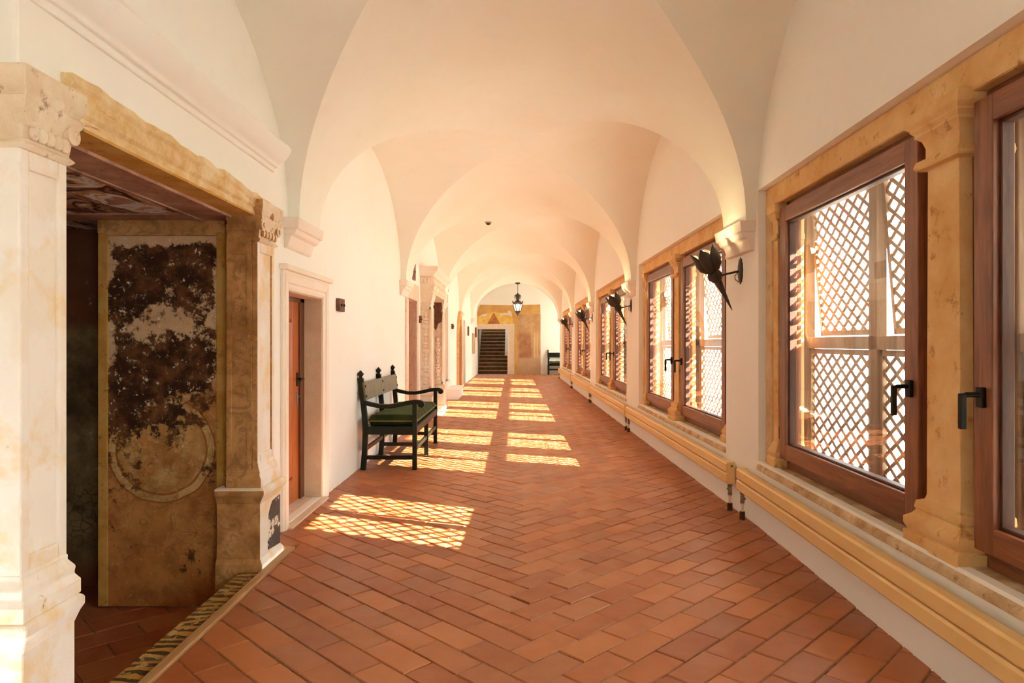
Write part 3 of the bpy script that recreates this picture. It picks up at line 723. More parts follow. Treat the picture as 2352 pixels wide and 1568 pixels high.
# ------------------------------------------------------------------ torches
def make_torch(label, loc, lit=True):
    t = thing('wall_torch', label, 'wall lamp', loc, 0, 'tulip torches on the window wall')
    A = Matrix.Translation((-.07, 0, -.325)) @ Matrix.Rotation(math.radians(-26.5), 4, 'Y')
    mb = MB(); mb.lathe([(0.0015, 0), (.006, .03), (.020, .16), (.031, .26), (.033, .28), (.026, .285)], (0, 0, 0), 14); mb.xform(A)
    mb.build('cone', M['iron'], t, smooth=40)
    def petals(prof, n_, half, tipz, tipr, ph, nm, par):
        for k in range(n_):
            a0 = 2 * PI * k / n_ + ph; mb = MB(); loops = []
            for j, (z, r, wf) in enumerate(prof):
                L = []
                for i in range(7):
                    u = i / 3 - 1; a = a0 + u * half * wf
                    rr = r * (1 + 0.07 * (1 - u * u)); L.append((rr * math.cos(a), rr * math.sin(a), z))
                loops.append(L)
            L = loops[-1]; loops.append([(tipr * math.cos(a0 + (i / 3 - 1) * .04), tipr * math.sin(a0 + (i / 3 - 1) * .04), tipz - abs(i / 3 - 1) * .004) for i in range(7)])
            mb.loft(loops, cap=False, closed=False); mb.xform(A)
            o = mb.build(nm, M['iron'], par, smooth=60); m_ = o.modifiers.new('sheet', 'SOLIDIFY'); m_.thickness = 0.0028
    petals([(.255, .024, 1), (.275, .040, 1), (.305, .056, 1), (.335, .054, 1), (.36, .040, .95)], 5, .62, .372, .030, .3, 'calyx_petal', t)
    petals([(.345, .026, 1), (.36, .055, 1), (.395, .088, 1), (.44, .100, 1), (.485, .098, 1), (.506, .098, .88), (.53, .101, .52)], 6, .56, .562, .112, 0.1, 'cup_petal', t)
    mb = MB(); mb.lathe([(.02, .345), (.075, .40), (.076, .405), (.0, .41)], (0, 0, 0), 16); mb.lathe([(.016, .40), (.016, .44)], (0, 0, 0), 10); mb.xform(A); mb.build('lamp_holder', M['iron'], t, smooth=40)
    mb = MB(); mb.blob((0, 0, .514), .017, .017, .036, 12, 8); mb.xform(A)
    mb.build('bulb', M['bulb'] if lit else M['pipe'], t, smooth=60)
    mb = MB(); mb.tube([(-.205, 0, -.05), (-.10, 0, -.022), (0, 0, 0)], 0.0085, 10); mb.build('arm', M['iron'], t, smooth=40)
    mb = MB(); loops = []
    for p, s_ in ((0.0, 1.0), (-.006, 1.0), (-.014, .75), (-.02, .3)):
        loops.append([(p, s_ * .055 * math.cos(2 * PI * k / 24) * (1 + .06 * math.cos(12 * PI * k / 12)), s_ * .105 * math.sin(2 * PI * k / 24) * (1 + .06 * math.cos(12 * PI * k / 12))) for k in range(24)])
    mb.loft(loops); mb.build('wall_plate', M['iron'], t, smooth=40)
    mb = MB(); mb.tube([(-.012, .02, -.09), (-.035, .03, -.07), (-.04, .03, -.04), (-.02, .01, -.01)], 0.003, 6); mb.build('cable', M['black'], t)
    return t
TY = [5.60, 10.78, 16.05, 21.25]
make_torch('large dark iron tulip torch in the foreground, under the nearest corbel', (1.87, TY[0], 1.99))
make_torch('glowing iron tulip torch in front of the third window, second along the wall', (1.87, TY[1], 1.99))
make_torch('iron tulip torch in front of the fourth window, third along the wall', (1.87, TY[2], 1.99))
make_torch('smallest, farthest iron tulip torch on the window wall', (1.87, TY[3], 1.99))

# ------------------------------------------------------------------ near left: painted stone portal and alcove
mb = MB()
mb.box(-2.17, -1.65, 2.245, 2.495, -0.3, 2.215)
mb.box(-1.74, -1.63, 4.27, 4.66, -0.3, 2.215); mb.box(-1.74, -1.63, 2.24, 4.66, 2.216, 2.75)
tag(mb.build('wall_portal', M['plaster'], None, 0.015), 'white plaster wall block around the painted portal', 'wall', kind='structure')
mb = MB()
mb.box(-4.0, -2.10, 2.30, 2.498, -.32, 2.4); mb.box(-4.0, -3.7, 2.4, 5.0, -.32, 2.4); mb.box(-4.0, -2.60, 4.78, 5.0, -.32, 2.4)
mb.box(-2.66, -2.20, 4.402, 5.0, -.32, 2.4)
tag(mb.build('wall_alcove', M['alcove']), 'dark frescoed back wall of the alcove behind the painted portal', 'wall', kind='structure')
mb = MB(); mb.box(-4.0, -1.73, 2.4, 5.0, 2.194, 2.3)
tag(mb.build('ceiling_alcove', M['soffit']), 'scroll-painted ceiling of the alcove', 'ceiling', kind='structure')
tile_floor('floor_alcove', M['tile_old'], lambda cx, cy: [(-1, 0, 3.9), (1, 0, -1.63), (0, 1, 4.8), (0, -1, -2.2)], 0.21, -2.6, 2.0, 5.0, -0.30, random.Random(5), [(-3.9, -1.6, 2.2, 4.9)], 'sunken old terracotta floor of the alcove', x0=-4.2, x1=-1.4)

P = thing('stone_portal', 'large weathered stone portal with painted panel and pilasters in the left foreground', 'portal', (-1.62, 3.4, 0))
def PB(): return MB()
def loc_(mb): return mb.xform(Matrix.Translation((1.62, -3.4, 0)))
def pilaster(y0, y1, far):
    lx = -1.78 if far else -1.88; lp = -1.84 if far else -1.90
    k = 1.0 if far else 0.55; sx = 0.0 if far else 0.018
    mb = PB()
    mb.cur = 0; mb.box(lx, -1.605, y0 + .012, y1 - .012, .62, 2.06)
    for a, b, c, d in ((y0, y0 + .045, .62, 2.06), (y1 - .045, y1, .62, 2.06), (y0 + .045, y1 - .045, .62, .70), (y0 + .045, y1 - .045, 1.97, 2.06)): mb.box(-1.70, -1.592, a, b, c, d)
    sh = loc_(mb).build('pilaster', M['limewash'], P, 0.008)
    mb = PB(); e = 0.0
    mb.rects([(z, lp, -1.60 + (p + .0) * (1 if far else .75), y0 - q * k, y1 + q * k) for z, p, q in ((-.30, .055, .05), (.03, .055, .05), (.06, .035, .03), (.40, .035, .03), (.44, .055, .05), (.46, .07, .065), (.49, .07, .065), (.50, .05, .04))])
    loc_(mb).build('pedestal', M['limewash'], sh, 0.008)
    mb = PB()
    mb.rects([(.50, lx, -1.56, y0 - .03, y1 + .03), (.55, lx, -1.56, y0 - .03, y1 + .03), (.575, lx, -1.575, y0 - .015, y1 + .015), (.60, lx, -1.572, y0 - .02, y1 + .02), (.63, lx, -1.59, y0, y1), (.645, lx, -1.588, y0 - .003, y1 + .003), (.655, lx, -1.60, y0 + .01, y1 - .01)])
    loc_(mb).build('base_moulding', M['limewash'], sh, 0.005)
    mb = PB()
    mb.rects([(2.03, lx, -1.585, y0, y1), (2.045, lx, -1.57, y0 - .015, y1 + .015), (2.06, lx, -1.585, y0, y1), (2.14, lx, -1.575, y0 - .01, y1 + .01), (2.17, lx, -1.555, y0 - .03, y1 + .03), (2.19, lx, -1.55, y0 - .035, y1 + .035), (2.20, lx, -1.56, y0 - .02, y1 + .02), (2.235, lx, -1.545, y0 - .04, y1 + .04), (2.29, lx, -1.545, y0 - .04, y1 + .04)])
    for yy in (y0 + .01, y1 - .01):
        mb.lathe([(.034, -.03), (.034, .012), (.016, .014), (.016, .022)], (0, 0, 0), 14, Matrix.Translation((-1.57, yy, 2.135)) @ Matrix.Rotation(PI / 2, 4, 'Y'))
    for q in range(5):
        yy = y0 + .04 + (y1 - y0 - .08) * q / 4
        mb.blob((-1.575, yy, 2.09), .016, .022, .028)
    mb.blob((-1.56, (y0 + y1) / 2, 2.21), .03, .03, .03)
    loc_(mb).build('capital', M['capital'], sh, 0.004, smooth=45)
    if far:
        mb = PB(); mb.box(lx - .002, -1.625, y0 - .008, y0 + .02, .50, 2.2)
        for a, b in ((lx - .002, lx + .03), (-1.655, -1.625)): mb.box(a, b, y0 - .016, y0, .50, 2.05)
        for c, d in ((.50, .68), (1.95, 2.05), (2.10, 2.14), (2.17, 2.2)): mb.box(lx - .002, -1.625, y0 - .018, y0, c, d)
        for q in range(14): mb.blob((-1.70 + (.018 if q % 2 else -.02), y0 - .008, .76 + q * .085), .028, .007, .024)
        loc_(mb).build('painted_side', M['pil_fresco'], sh, 0.003)
    if far:
        for o in [sh] + list(sh.children):
            o.data.materials.append(M['pil_fresco']); q_ = len(o.data.materials) - 1
            if o.name.startswith('painted'): continue
            for p_ in o.data.polygons:
                if p_.normal.y < -0.4: p_.material_index = q_
    return sh
pilaster(2.205, 2.44, False)
fp = pilaster(4.26, 4.56, True)
# painted faces on the pedestal that front the opening, with black scorch patch on the corridor face
n = NT('peeling_black_paint', 0.7, 0.3); v = n.coord()
n.color(n.mix(n.ramp(n.math('ADD', n.noise(v, 9, 7, 0.7), n.math('MULTIPLY', n.sep(n.coord('Generated'))[2], 0.0)), [(0.56, 0.0), (0.58, 1.0)]), (0.075, 0.062, 0.058), (0.80, 0.72, 0.60))); n.bump(n.noise(v, 9, 7, 0.7), 0.6, 0.006)
mb = PB(); mb.prism([(4.36, .08), (4.58, .06), (4.58, .385), (4.44, .375), (4.40, .34), (4.37, .30), (4.385, .2), (4.355, .14)], 'X', -1.57, -1.5615); loc_(mb).build('black_paint_patch', n.m, fp)
# lintel and cornice
mb = PB(); prof_n = 26; loops = []
rr = random.Random(11)
for k in range(prof_n + 1):
    y = 2.46 + (4.55 - 2.46) * k / prof_n; zt = 2.375 - .055 * k / prof_n + rr.uniform(-.012, .012); xf_ = -1.603
    loops.append([(-1.90, y, 2.20), (xf_, y, 2.20), (xf_ - .002, y, 2.235), (xf_ + .012, y, 2.25), (xf_ + .010, y, zt - .05), (xf_ + .022, y, zt - .035), (xf_ + .016, y, zt), (-1.66, y, zt + .005), (-1.90, y, zt)])
mb.loft(loops); loc_(mb).build('lintel', M['lintel'], P, smooth=35)
mb = PB(); mb.prism([(-1.68, 2.555), (-1.615, 2.555), (-1.61, 2.58), (-1.59, 2.585), (-1.585, 2.60), (-1.575, 2.61), (-1.555, 2.62), (-1.525, 2.65), (-1.505, 2.685), (-1.50, 2.70), (-1.505, 2.72), (-1.53, 2.73), (-1.60, 2.75), (-1.74, 2.76)], 'Y', 1.6, 4.63)
loc_(mb).build('cornice', M['plaster'], P, 0.006, smooth=30)
# soffit bands under lintel
mb = PB(); mb.box(-1.74, -1.60, 2.48, 4.40, 2.188, 2.2); loc_(mb).build('soffit_strip', M['yellow_band'], P)
mb = PB(); mb.box(-1.97, -1.765, 2.51, 4.39, 2.182, 2.20); mb.box(-1.765, -1.742, 2.51, 4.39, 2.174, 2.198); mb.box(-1.995, -1.97, 2.51, 4.39, 2.174, 2.198); mb.box(-2.9, -1.995, 4.18, 4.39, 2.184, 2.198); loc_(mb).build('soffit_border', M['soffit_band'], P)
# fresco panel facing the viewer
mb = PB(); mb.box(-2.62, -1.895, 4.385, 4.40, -.29, 2.10); fpn = loc_(mb).build('fresco_panel', M['fresco'], P)
mb = PB(); mb.box(-2.66, -2.60, 4.375, 4.41, -.29, 2.16); mb.box(-1.90, -1.822, 4.372, 4.398, -.29, 2.16); loc_(mb).build('ochre_border', M['yellow_band'], fpn, 0.004)
mb = PB(); mb.box(-2.66, -1.84, 4.368, 4.398, 2.10, 2.19); mb.box(-2.60, -1.90, 4.36, 4.385, 2.085, 2.105); loc_(mb).build('top_border', M['pil_fresco'], fpn, 0.004)
mb = PB(); mb.box(-1.822, -1.79, 4.36, 4.397, -.25, 2.18); loc_(mb).build('white_fillet', M['limewash'], fpn, 0.002)
# step edge: patterned tiles and oak strip
mb = MB(); mb.box(-1.68, -1.537, 2.50, 4.205, -.30, -.012); tag(mb.build('tiled_step', M['frieze'], None, 0.003), 'yellow and black patterned tile step at the alcove edge', 'step')
mb = MB(); mb.box(-1.535, -1.485, 1.4, 4.66, -.02, .014); mb.box(-1.60, -1.535, 4.625, 4.66, -.02, .014)
tag(mb.build('oak_edging', M['strip_wood'], None, 0.004), 'straight oak edging strip between the tiled floor and the alcove step', 'edging strip')

# ------------------------------------------------------------------ doors on the left wall
def door_casing(mb, x, y0, y1, zt, w, out):
    # moulded architrave proud of the wall (x is wall face, +out towards the gallery)
    pr = [(0, 0), (0.0, .012), (.02, .02), (.05, .02), (.055, .03), (w - .03, .035), (w - .02, .025), (w, .02), (w, 0)]
    for sgn, yb in ((-1, y0), (1, y1)):
        loops = []
        for z, k in ((0, 0), (zt, 0), (zt, 1)):
            pass
        mb.loft([[(x + q, yb + sgn * p, 0.0) for p, q in pr], [(x + q, yb + sgn * p, zt + p) for p, q in pr]])
    mb.loft([[(x + q, y0 - p, zt + p) for p, q in pr], [(x + q, y1 + p, zt + p) for p, q in pr]])
D1 = thing('door_1', 'varnished orange-brown wooden door in a cream stone surround, beside the painted portal', 'door', (-1.72, 5.67, 0), kind='structure')
def D(mb): return mb.xform(Matrix.Translation((1.72, -5.67, 0)))
mb = MB(); door_casing(mb, -1.72, 5.20, 6.14, 1.80, .15, .03)
mb.box(-1.72, -1.66, 5.02, 6.32, 1.945, 1.985); D(mb).build('stone_surround', M['casing'], D1, 0.004)
mb = MB(); mb.box(-2.0, -1.7195, 6.128, 6.145, .02, 1.80); mb.box(-2.0, -1.7195, 5.20, 6.14, 1.79, 1.803); D(mb).build('reveal', M['reveal'], D1)
mb = MB(); mb.prism([(-2.1, -.02), (-1.655, -.02), (-1.655, .012), (-1.89, .026), (-2.1, .026)], 'Y', 5.12, 6.16); D(mb).build('threshold', M['pale_marble'], D1, 0.004)
mb = MB(); mb.box(-1.96, -1.872, 6.02, 6.13, .026, 1.79); mb.box(-1.96, -1.872, 5.20, 5.24, .026, 1.79); mb.box(-1.96, -1.872, 5.2, 6.13, 1.755, 1.79); D(mb).build('frame', M['door_dark'], D1, 0.003)
mb = MB(); mb.cur = 0; mb.box(-1.95, -1.905, 5.24, 6.02, .03, 1.755)
for a, b in ((5.24, 5.34), (5.575, 5.655), (5.85, 6.02)): mb.box(-1.95, -1.89, a, b, .03, 1.755)
mb.cur = 1
for c, d in ((.03, .235), (1.60, 1.755)): mb.box(-1.95, -1.8905, 5.34, 5.85, c, d)
leaf = D(mb).build('leaf', [M['door_v'], M['door_h']], D1, 0.003)
for a, b in ((5.355, 5.56), (5.67, 5.835)):
    mb = MB(); mb.loft([[(-1.905, a, .25), (-1.905, b, .25), (-1.905, b, 1.585), (-1.905, a, 1.585)], [(-1.882, a + .012, .262), (-1.882, b - .012, .262), (-1.882, b - .012, 1.573), (-1.882, a + .012, 1.573)], [(-1.885, a + .05, .30), (-1.885, b - .05, .30), (-1.885, b - .05, 1.535), (-1.885, a + .05, 1.535)]])
    D(mb).build('raised_panel', M['door_v'], leaf, 0.002)
mb = MB(); mb.box(-1.89, -1.882, 5.955, 5.99, 1.02, 1.14); mb.tube([(-1.885, 5.972, 1.085), (-1.835, 5.972, 1.085), (-1.828, 5.965, 1.085), (-1.826, 5.86, 1.082)], .0095, 8)
D(mb).build('handle', M['black'], leaf, smooth=40)
mb = MB(); mb.box(-1.89, -1.881, 5.957, 5.988, .86, .97); mb.lathe([(.009, 0), (.009, .012)], (0, 0, 0), 10, Matrix.Translation((-1.881, 5.972, .93)) @ Matrix.Rotation(PI / 2, 4, 'Y')); D(mb).build('lock_plate', M['chrome'], leaf, 0.002)

D2 = thing('door_2', 'pink marble doorway in the left wall behind the bench', 'doorway', (XL(11.4), 11.42, 0), kind='structure')
x2 = XL(11.4)
def L2(mb, y=11.42, x=x2): return mb.xform(Matrix.Translation((-x, -y, 0)))
mb = MB(); mb.box(x2 - .01, x2 + .025, 11.90, 12.12, 0, 2.12); mb.box(x2 - .01, x2 + .025, 10.71, 10.93, 0, 2.12); mb.box(x2 - .01, x2 + .025, 10.71, 12.12, 2.12, 2.40)
L2(mb).build('marble_surround', M['pale_marble'], D2, 0.004)
mb = MB(); mb.box(x2 - .34, x2 + .0, 11.89, 11.905, 0, 2.12); L2(mb).build('marble_reveal', M['pink_marble'], D2)
mb = MB(); mb.box(x2 - .36, x2 - .33, 10.93, 11.9, 0, 2.12); L2(mb).build('leaf', M['door_dark'], D2)
mb = MB(); mb.box(x2 - .34, x2 + .05, 10.93, 11.9, 0, .014); L2(mb).build('threshold', M['pale_marble'], D2, 0.003)

# carved renaissance portal beyond the bench
CX = XL(13.5)
C3 = thing('carved_portal', 'tall carved white limestone portal with broken ornament beyond the bench', 'portal', (CX, 13.55, 0))
def L3(mb): return mb.xform(Matrix.Translation((-CX, -13.55, 0)))
def urn(mb, x, y, z, s=1.0, ax='Y'):
    for dz, a, b in ((0, .05, .035), (.07, .03, .05), (.15, .065, .05), (.23, .045, .03), (.29, .06, .035), (.36, .03, .05)):
        mb.blob((x, y - .004, z + dz * s), a * s, .022, b * s)
    for q in (-1, 1):
        mb.blob((x + q * .05 * s, y - .002, z + .20 * s), .02 * s, .016, .05 * s); mb.blob((x + q * .035 * s, y - .002, z + .05 * s), .018 * s, .014, .035 * s)
for y0, y1, nm in ((12.46, 12.88, 'near'), (14.22, 14.68, 'far')):
    mb = MB()
    xf_ = -1.50 if nm == 'near' else -1.46
    mb.box(-1.95, xf_, y0, y1, .52, 2.14)
    for a, b in ((-1.685, -1.66), (xf_ - .03, xf_)): mb.box(a, b, y0 - .016, y0 + .01, .55, 2.05)
    for c, d in ((.55, .60), (2.0, 2.05)): mb.box(-1.685, xf_, y0 - .016, y0 + .01, c, d)
    for a, b in ((y0, y0 + .05), (y1 - .05, y1)): mb.box(xf_ - .02, xf_ + .015, a, b, .55, 2.05)
    sh = L3(mb).build('pilaster', M['carved'], C3, 0.006)
    mb = MB()
    xm = (-1.69 + xf_) / 2
    for z in (.66, 1.10, 1.54) if nm == 'near' else (.66, 1.10): urn(mb, xm, y0 - .004, z, 1.0)
    L3(mb).build('carved_ornament', M['carved'], sh, smooth=60)
    mb = MB(); mb.rects([(0, -1.95, xf_ + .05, y0 - .05, y1 + .05), (.10, -1.95, xf_ + .05, y0 - .05, y1 + .05), (.12, -1.95, xf_ + .03, y0 - .03, y1 + .03), (.42, -1.95, xf_ + .03, y0 - .03, y1 + .03), (.45, -1.95, xf_ + .055, y0 - .055, y1 + .055), (.49, -1.95, xf_ + .055, y0 - .055, y1 + .055), (.53, -1.95, xf_ + .02, y0 - .02, y1 + .02)])
    L3(mb).build('pedestal', M['carved'], sh, 0.006)
    mb = MB(); mb.rects([(2.10, -1.95, xf_, y0, y1), (2.13, -1.95, xf_ + .02, y0 - .02, y1 + .02), (2.15, -1.95, xf_ + .005, y0, y1), (2.24, -1.95, xf_ + .035, y0 - .03, y1 + .03), (2.30, -1.95, xf_ + .04, y0 - .04, y1 + .04)])
    L3(mb).build('capital', M['carved'], sh, 0.005)
    if nm == 'far':
        mb = MB(); mb.prism([(-1.69, 1.72), (-1.63, 1.70), (-1.60, 1.66), (-1.55, 1.80), (-1.475, 1.84), (-1.468, 1.98), (-1.49, 2.06), (-1.47, 2.10), (-1.48, 2.24), (-1.69, 2.26)], 'Y', y0 - .03, y0 + .01); mb.box(-1.69, -1.49, y0 - .036, y0, 2.02, 2.05); mb.box(-1.62, -1.59, y0 - .04, y0, 1.8, 2.2); L3(mb).build('exposed_dark_stone', M['iron'] if False else M['rust'], sh, 0.004)
mb = MB(); mb.prism([(-1.9, 2.30), (-1.455, 2.30), (-1.455, 2.36), (-1.44, 2.365), (-1.44, 2.42), (-1.425, 2.43), (-1.425, 2.45), (-1.48, 2.455), (-1.48, 2.60), (-1.44, 2.61), (-1.9, 2.61)], 'Y', 12.40, 14.74)
en = L3(mb).build('entablature', M['carved'], C3, 0.004)
mb = MB()
for q in range(9): mb.blob((-1.475, 12.52 + q * .26, 2.53), .03, .085, .05); mb.blob((-1.475, 12.65 + q * .26, 2.50), .025, .03, .045)
for q in range(3): mb.blob((-1.53 - q * .065, 12.395, 2.53), .032, .02, .05)
L3(mb).build('frieze_leaf_ornament', M['carved'], en, smooth=60)
mb = MB(); mb.rects([(2.61, -1.9, -1.44, 12.36, 14.78), (2.65, -1.9, -1.41, 12.33, 14.81), (2.70, -1.9, -1.36, 12.28, 14.86), (2.77, -1.9, -1.345, 12.265, 14.875), (2.785, -1.9, -1.36, 12.28, 14.86)])
L3(mb).build('cornice', M['casing'], C3, 0.005)
mb = MB(); mb.box(-2.12, -2.06, 12.92, 14.2, 0, 2.25); L3(mb).build('door_leaf', M['door_dark'], C3)
mb = MB(); mb.box(-2.0, -1.36, 12.9, 14.15, 0, .012); L3(mb).build('threshold', M['pale_marble'], C3, 0.003)

# niche, plinth, pointed doorway, plain doorway
xN = XL(17)
mb = MB(); mb.box(xN - .40, xN - .36, 16.55, 17.5, .45, 2.62); tag(mb.build('door_3', M['grey_render_and_shade']), 'tall grey shaded wall niche past the carved portal', 'niche', kind='structure')  # grey back stands for the shade inside the niche
mb = MB(); mb.box(xN - .1, xN + .04, 16.5, 17.56, .41, .45); tag(mb.build('trim_1', M['casing'], None, 0.004), 'white ledge at the foot of the shaded wall niche', 'ledge', kind='structure')
mb = MB(); mb.rects([(0, -1.652, -1.34, 16.75, 18.3), (.235, -1.652, -1.34, 16.75, 18.3), (.24, -1.652, -1.31, 16.72, 18.33), (.265, -1.652, -1.31, 16.72, 18.33)])
tag(mb.build('masonry_plinth', M['plaster'], None, 0.01), 'low white masonry plinth on the floor below the shaded niche', 'plinth')
D4 = thing('door_4', 'pointed arch doorway of yellow stone far down the left wall', 'doorway', (XL(20.7), 20.7, 0), kind='structure')
def arch_pts(hw, zs, zt, n_=10):
    pts = [(-hw, 0)]
    for k in range(n_ + 1):
        t = k / n_; pts.append((-hw + hw * t ** 1.35 if t < 1 else 0, zs + (zt - zs) * math.sin(t * PI / 2) ** 0.9 if t < 1 else zt))
    right = [(-p, q) for p, q in pts[::-1][1:]]
    return pts + right
po, pi_ = arch_pts(.72, 1.60, 2.36), arch_pts(.56, 1.58, 2.12)
mb = MB(); mb.loft([[(0.0, p, z) for p, z in po], [(0.07, p, z) for p, z in po], [(0.06, p, z) for p, z in pi_], [(-.12, p, z) for p, z in pi_]], cap=False, closed=False); mb.build('stone_arch', M['ochre_stone'], D4)
mb = MB(); mb.box(0.0, 0.02, -.57, .57, 0, 1.9); mb.build('leaf', M['brown_panel'], D4)
mb = MB(); mb.box(XL(23) - .36, XL(23) - .33, 22.4, 23.35, 0, 2.16); tag(mb.build('door_5', M['grey_render_and_shade']), 'plain white doorway recess near the far end of the left wall', 'doorway', kind='structure')

# ------------------------------------------------------------------ small things on the left wall
def plate(name, label, cat, y, z, w, h, d, mat, group=None, knobs=True):
    x = XL(y) + .002 + w * .0027; t = thing(name, label, cat, (x, y, z), 0, group)
    mb = MB(); mb.box(0, d, -w / 2, w / 2, -h / 2, h / 2); mb.build('body', mat, t, 0.003)
    if knobs:
        for q in (-1, 1):
            mb = MB(); mb.lathe([(.012, 0), (.013, .012), (.008, .016), (.0, .018)], (0, 0, 0), 10, Matrix.Translation((d, q * w * .24, .0)) @ Matrix.Rotation(PI / 2, 4, 'Y')); mb.build('knob', M['iron'], t, smooth=40)
    return t
plate('rusty_box', 'square rusty iron box on the white wall right of the wooden door', 'wall box', 6.72, 1.77, .20, .125, .035, M['rust'], 'rusty boxes on the left wall')
plate('rusty_box', 'rusty iron box on the wall between marble doorway and carved portal', 'wall box', 12.22, 1.82, .20, .125, .04, M['rust'], 'rusty boxes on the left wall')
plate('rusty_box', 'small rusty iron box on the wall past the shaded niche', 'wall box', 18.4, 1.84, .22, .13, .05, M['rust'], 'rusty boxes on the left wall')
plate('wooden_hatch', 'brown wooden hatch on the wall above the marble doorway', 'hatch', 11.45, 2.60, .42, .28, .03, M['brown_panel'], None)
plate('wooden_hatch', 'tiny brown wooden hatch high up past the carved portal', 'hatch', 16.9, 2.74, .40, .12, .05, M['brown_panel'], None)
plate('dark_plaque', 'narrow dark plaque on the wall past the plain doorway', 'plaque', 24.5, 1.82, .40, .33, .04, M['brown_panel'], None, False)
plate('dark_plaque', 'narrow dark plaque just left of the stair doorway', 'plaque', 29.0, 1.84, .60, .42, .04, M['brown_panel'], None, False)
plate('beige_board', 'tall beige board on the white pier at the left end', 'board', 27.6, 1.37, 1.5, .82, .03, M['beige_board'], None, False)

# smoke detector
t = thing('smoke_detector', 'small dark smoke detector at the crown of the vault', 'smoke detector', (-.48, 13.35, 3.765))
mb = MB(); mb.lathe([(.065, 0), (.065, -.02), (.055, -.03)], (0, 0, 0), 18); mb.build('base', M['chrome'], t, smooth=40)
mb = MB(); mb.lathe([(.045, -.03), (.042, -.05), (.02, -.062), (.0, -.064)], (0, 0, 0), 18); mb.build('sensor_head', M['iron'], t, smooth=40)

# ------------------------------------------------------------------ bench
def make_bench(label, loc, rz, leather):
    t = thing('bench', label, 'bench', loc, rz)
    def sweep(mb, pts, th, y0, y1):
        loops = []
        for k, (x, z) in enumerate(pts):
            a, b = pts[max(0, k - 1)], pts[min(len(pts) - 1, k + 1)]; dx, dz = b[0] - a[0], b[1] - a[1]; L = math.hypot(dx, dz); nx, nz = -dz / L * th / 2, dx / L * th / 2
            loops.append([(x + nx, y0, z + nz), (x - nx, y0, z - nz), (x - nx, y1, z - nz), (x + nx, y1, z + nz)])
        mb.loft(loops)
    H = 1.0
    for y in (-H, 0, H):
        mb = MB(); sweep(mb, [(-.285, 0), (-.268, .2), (-.26, .42), (-.272, .62), (-.30, .9), (-.312, 1.0)], .058, y - .025, y + .025)
        p = mb.build('back_post', M['bench'], t, 0.004)
        mb = MB(); c = -.314
        mb.rects([(z, c - h, c + h, y - h, y + h) for z, h in ((.995, .03), (1.012, .03), (1.014, .016), (1.028, .016), (1.055, .033), (1.095, .004))]); mb.build('finial', M['bench'], p, 0.002)
        mb = MB(); mb.box(.258, .308, y - .024, y + .024, 0, .735 if y else .42); mb.build('front_leg', M['bench'], t, 0.004)
        mb = MB(); mb.box(-.25, .262, y - .018, y + .018, .115, .158); mb.build('side_stretcher', M['bench'], t, 0.003)
    mb = MB(); mb.box(.268, .298, -H, H, .205, .25); mb.build('front_stretcher', M['bench'], t, 0.003)
    mb = MB(); mb.box(-.28, -.25, -H, H, .205, .25); mb.build('back_stretcher', M['bench'], t, 0.003)
    mb = MB(); mb.box(.262, .304, -H + .02, H - .02, .395, .475); mb.box(-.275, -.235, -H + .02, H - .02, .395, .475); mb.box(-.26, .27, -H - .02, -H + .022, .39, .478); mb.box(-.26, .27, H - .022, H + .02, .39, .478); mb.box(-.26, .29, -H + .02, H - .02, .455, .478)
    mb.build('seat_frame', M['bench'], t, 0.004)
    mb = MB(); sweep(mb, [(-.258, .765), (-.2655, .86), (-.280, .965)], .022, -H - .028, H + .028); bk = mb.build('back_panel', leather, t, 0.004)
    for y in (-H, 0, H):
        for z in (.81, .92):
            mb = MB(); mb.blob((-.245 - (z - .765) * .11, y + (.0), z), .010, .017, .017); mb.build('stud', M['black'], bk, smooth=60)
    for y in (-H, H):
        mb = MB(); pts = []
        K = [(-.28, .745), (-.2, .722), (-.1, .702), (0.0, .700), (.1, .715), (.2, .738), (.28, .750), (.335, .748), (.37, .735)]
        sweep(mb, K, .046, y - .032, y + .032)
        mb.lathe([(.036, -.034), (.036, .034)], (0, 0, 0), 18, Matrix.Translation((.358, y, .722)) @ Matrix.Rotation(PI / 2, 4, 'X'))
        mb.build('armrest', M['bench'], t, 0.004, smooth=40)
    # tufted cushion
    NX, NY = 16, 56; mb = MB(); x0, x1, y0, y1 = -.245, .300, -H + .03, H - .03; idx = {}
    for side in (0, 1):
        for i in range(NX + 1):
            for j in range(NY + 1):
                u, w_ = i / NX, j / NY
                eu, ew = min(u, 1 - u) * (x1 - x0), min(w_, 1 - w_) * (y1 - y0); e = min(eu, ew)
                r = min(1, e / .05); b = math.sqrt(max(0, 1 - (1 - r) ** 2))
                z = .533 + (.055 * b if side == 0 else -.052 * b)
                if side == 0:
                    for cu in (.28, .72):
                        for q in range(7):
                            d2 = ((u - cu) * .545) ** 2 + ((w_ - (q + .5) / 7) * 1.94) ** 2; z -= .018 * math.exp(-d2 / .0016)
                    z += .007 * math.sin(w_ * 44) * b + .01 * b * math.sin(u * PI)
                x_ = x0 + (x1 - x0) * u; y_ = y0 + (y1 - y0) * w_
                idx[side, i, j] = len(mb.v); mb.v.append((x_, y_, z))
        for i in range(NX):
            for j in range(NY):
                f = [idx[side, i, j], idx[side, i + 1, j], idx[side, i + 1, j + 1], idx[side, i, j + 1]]; mb.face(f if side == 0 else f[::-1])
    cu = mb.build('cushion', M['velvet'], t, smooth=60)
    mb = MB(); mb.tube([(x0, y0, .533), (x1, y0, .533), (x1, y1, .533), (x0, y1, .533), (x0, y0, .533)], .006, 6); mb.build('piping', M['piping'], cu, smooth=60)
    return t
make_bench('dark green wooden bench with sheen-paled olive back and green velvet cushion by the door wall', (-1.365, 8.53, 0), 0, M['bench_leather'])
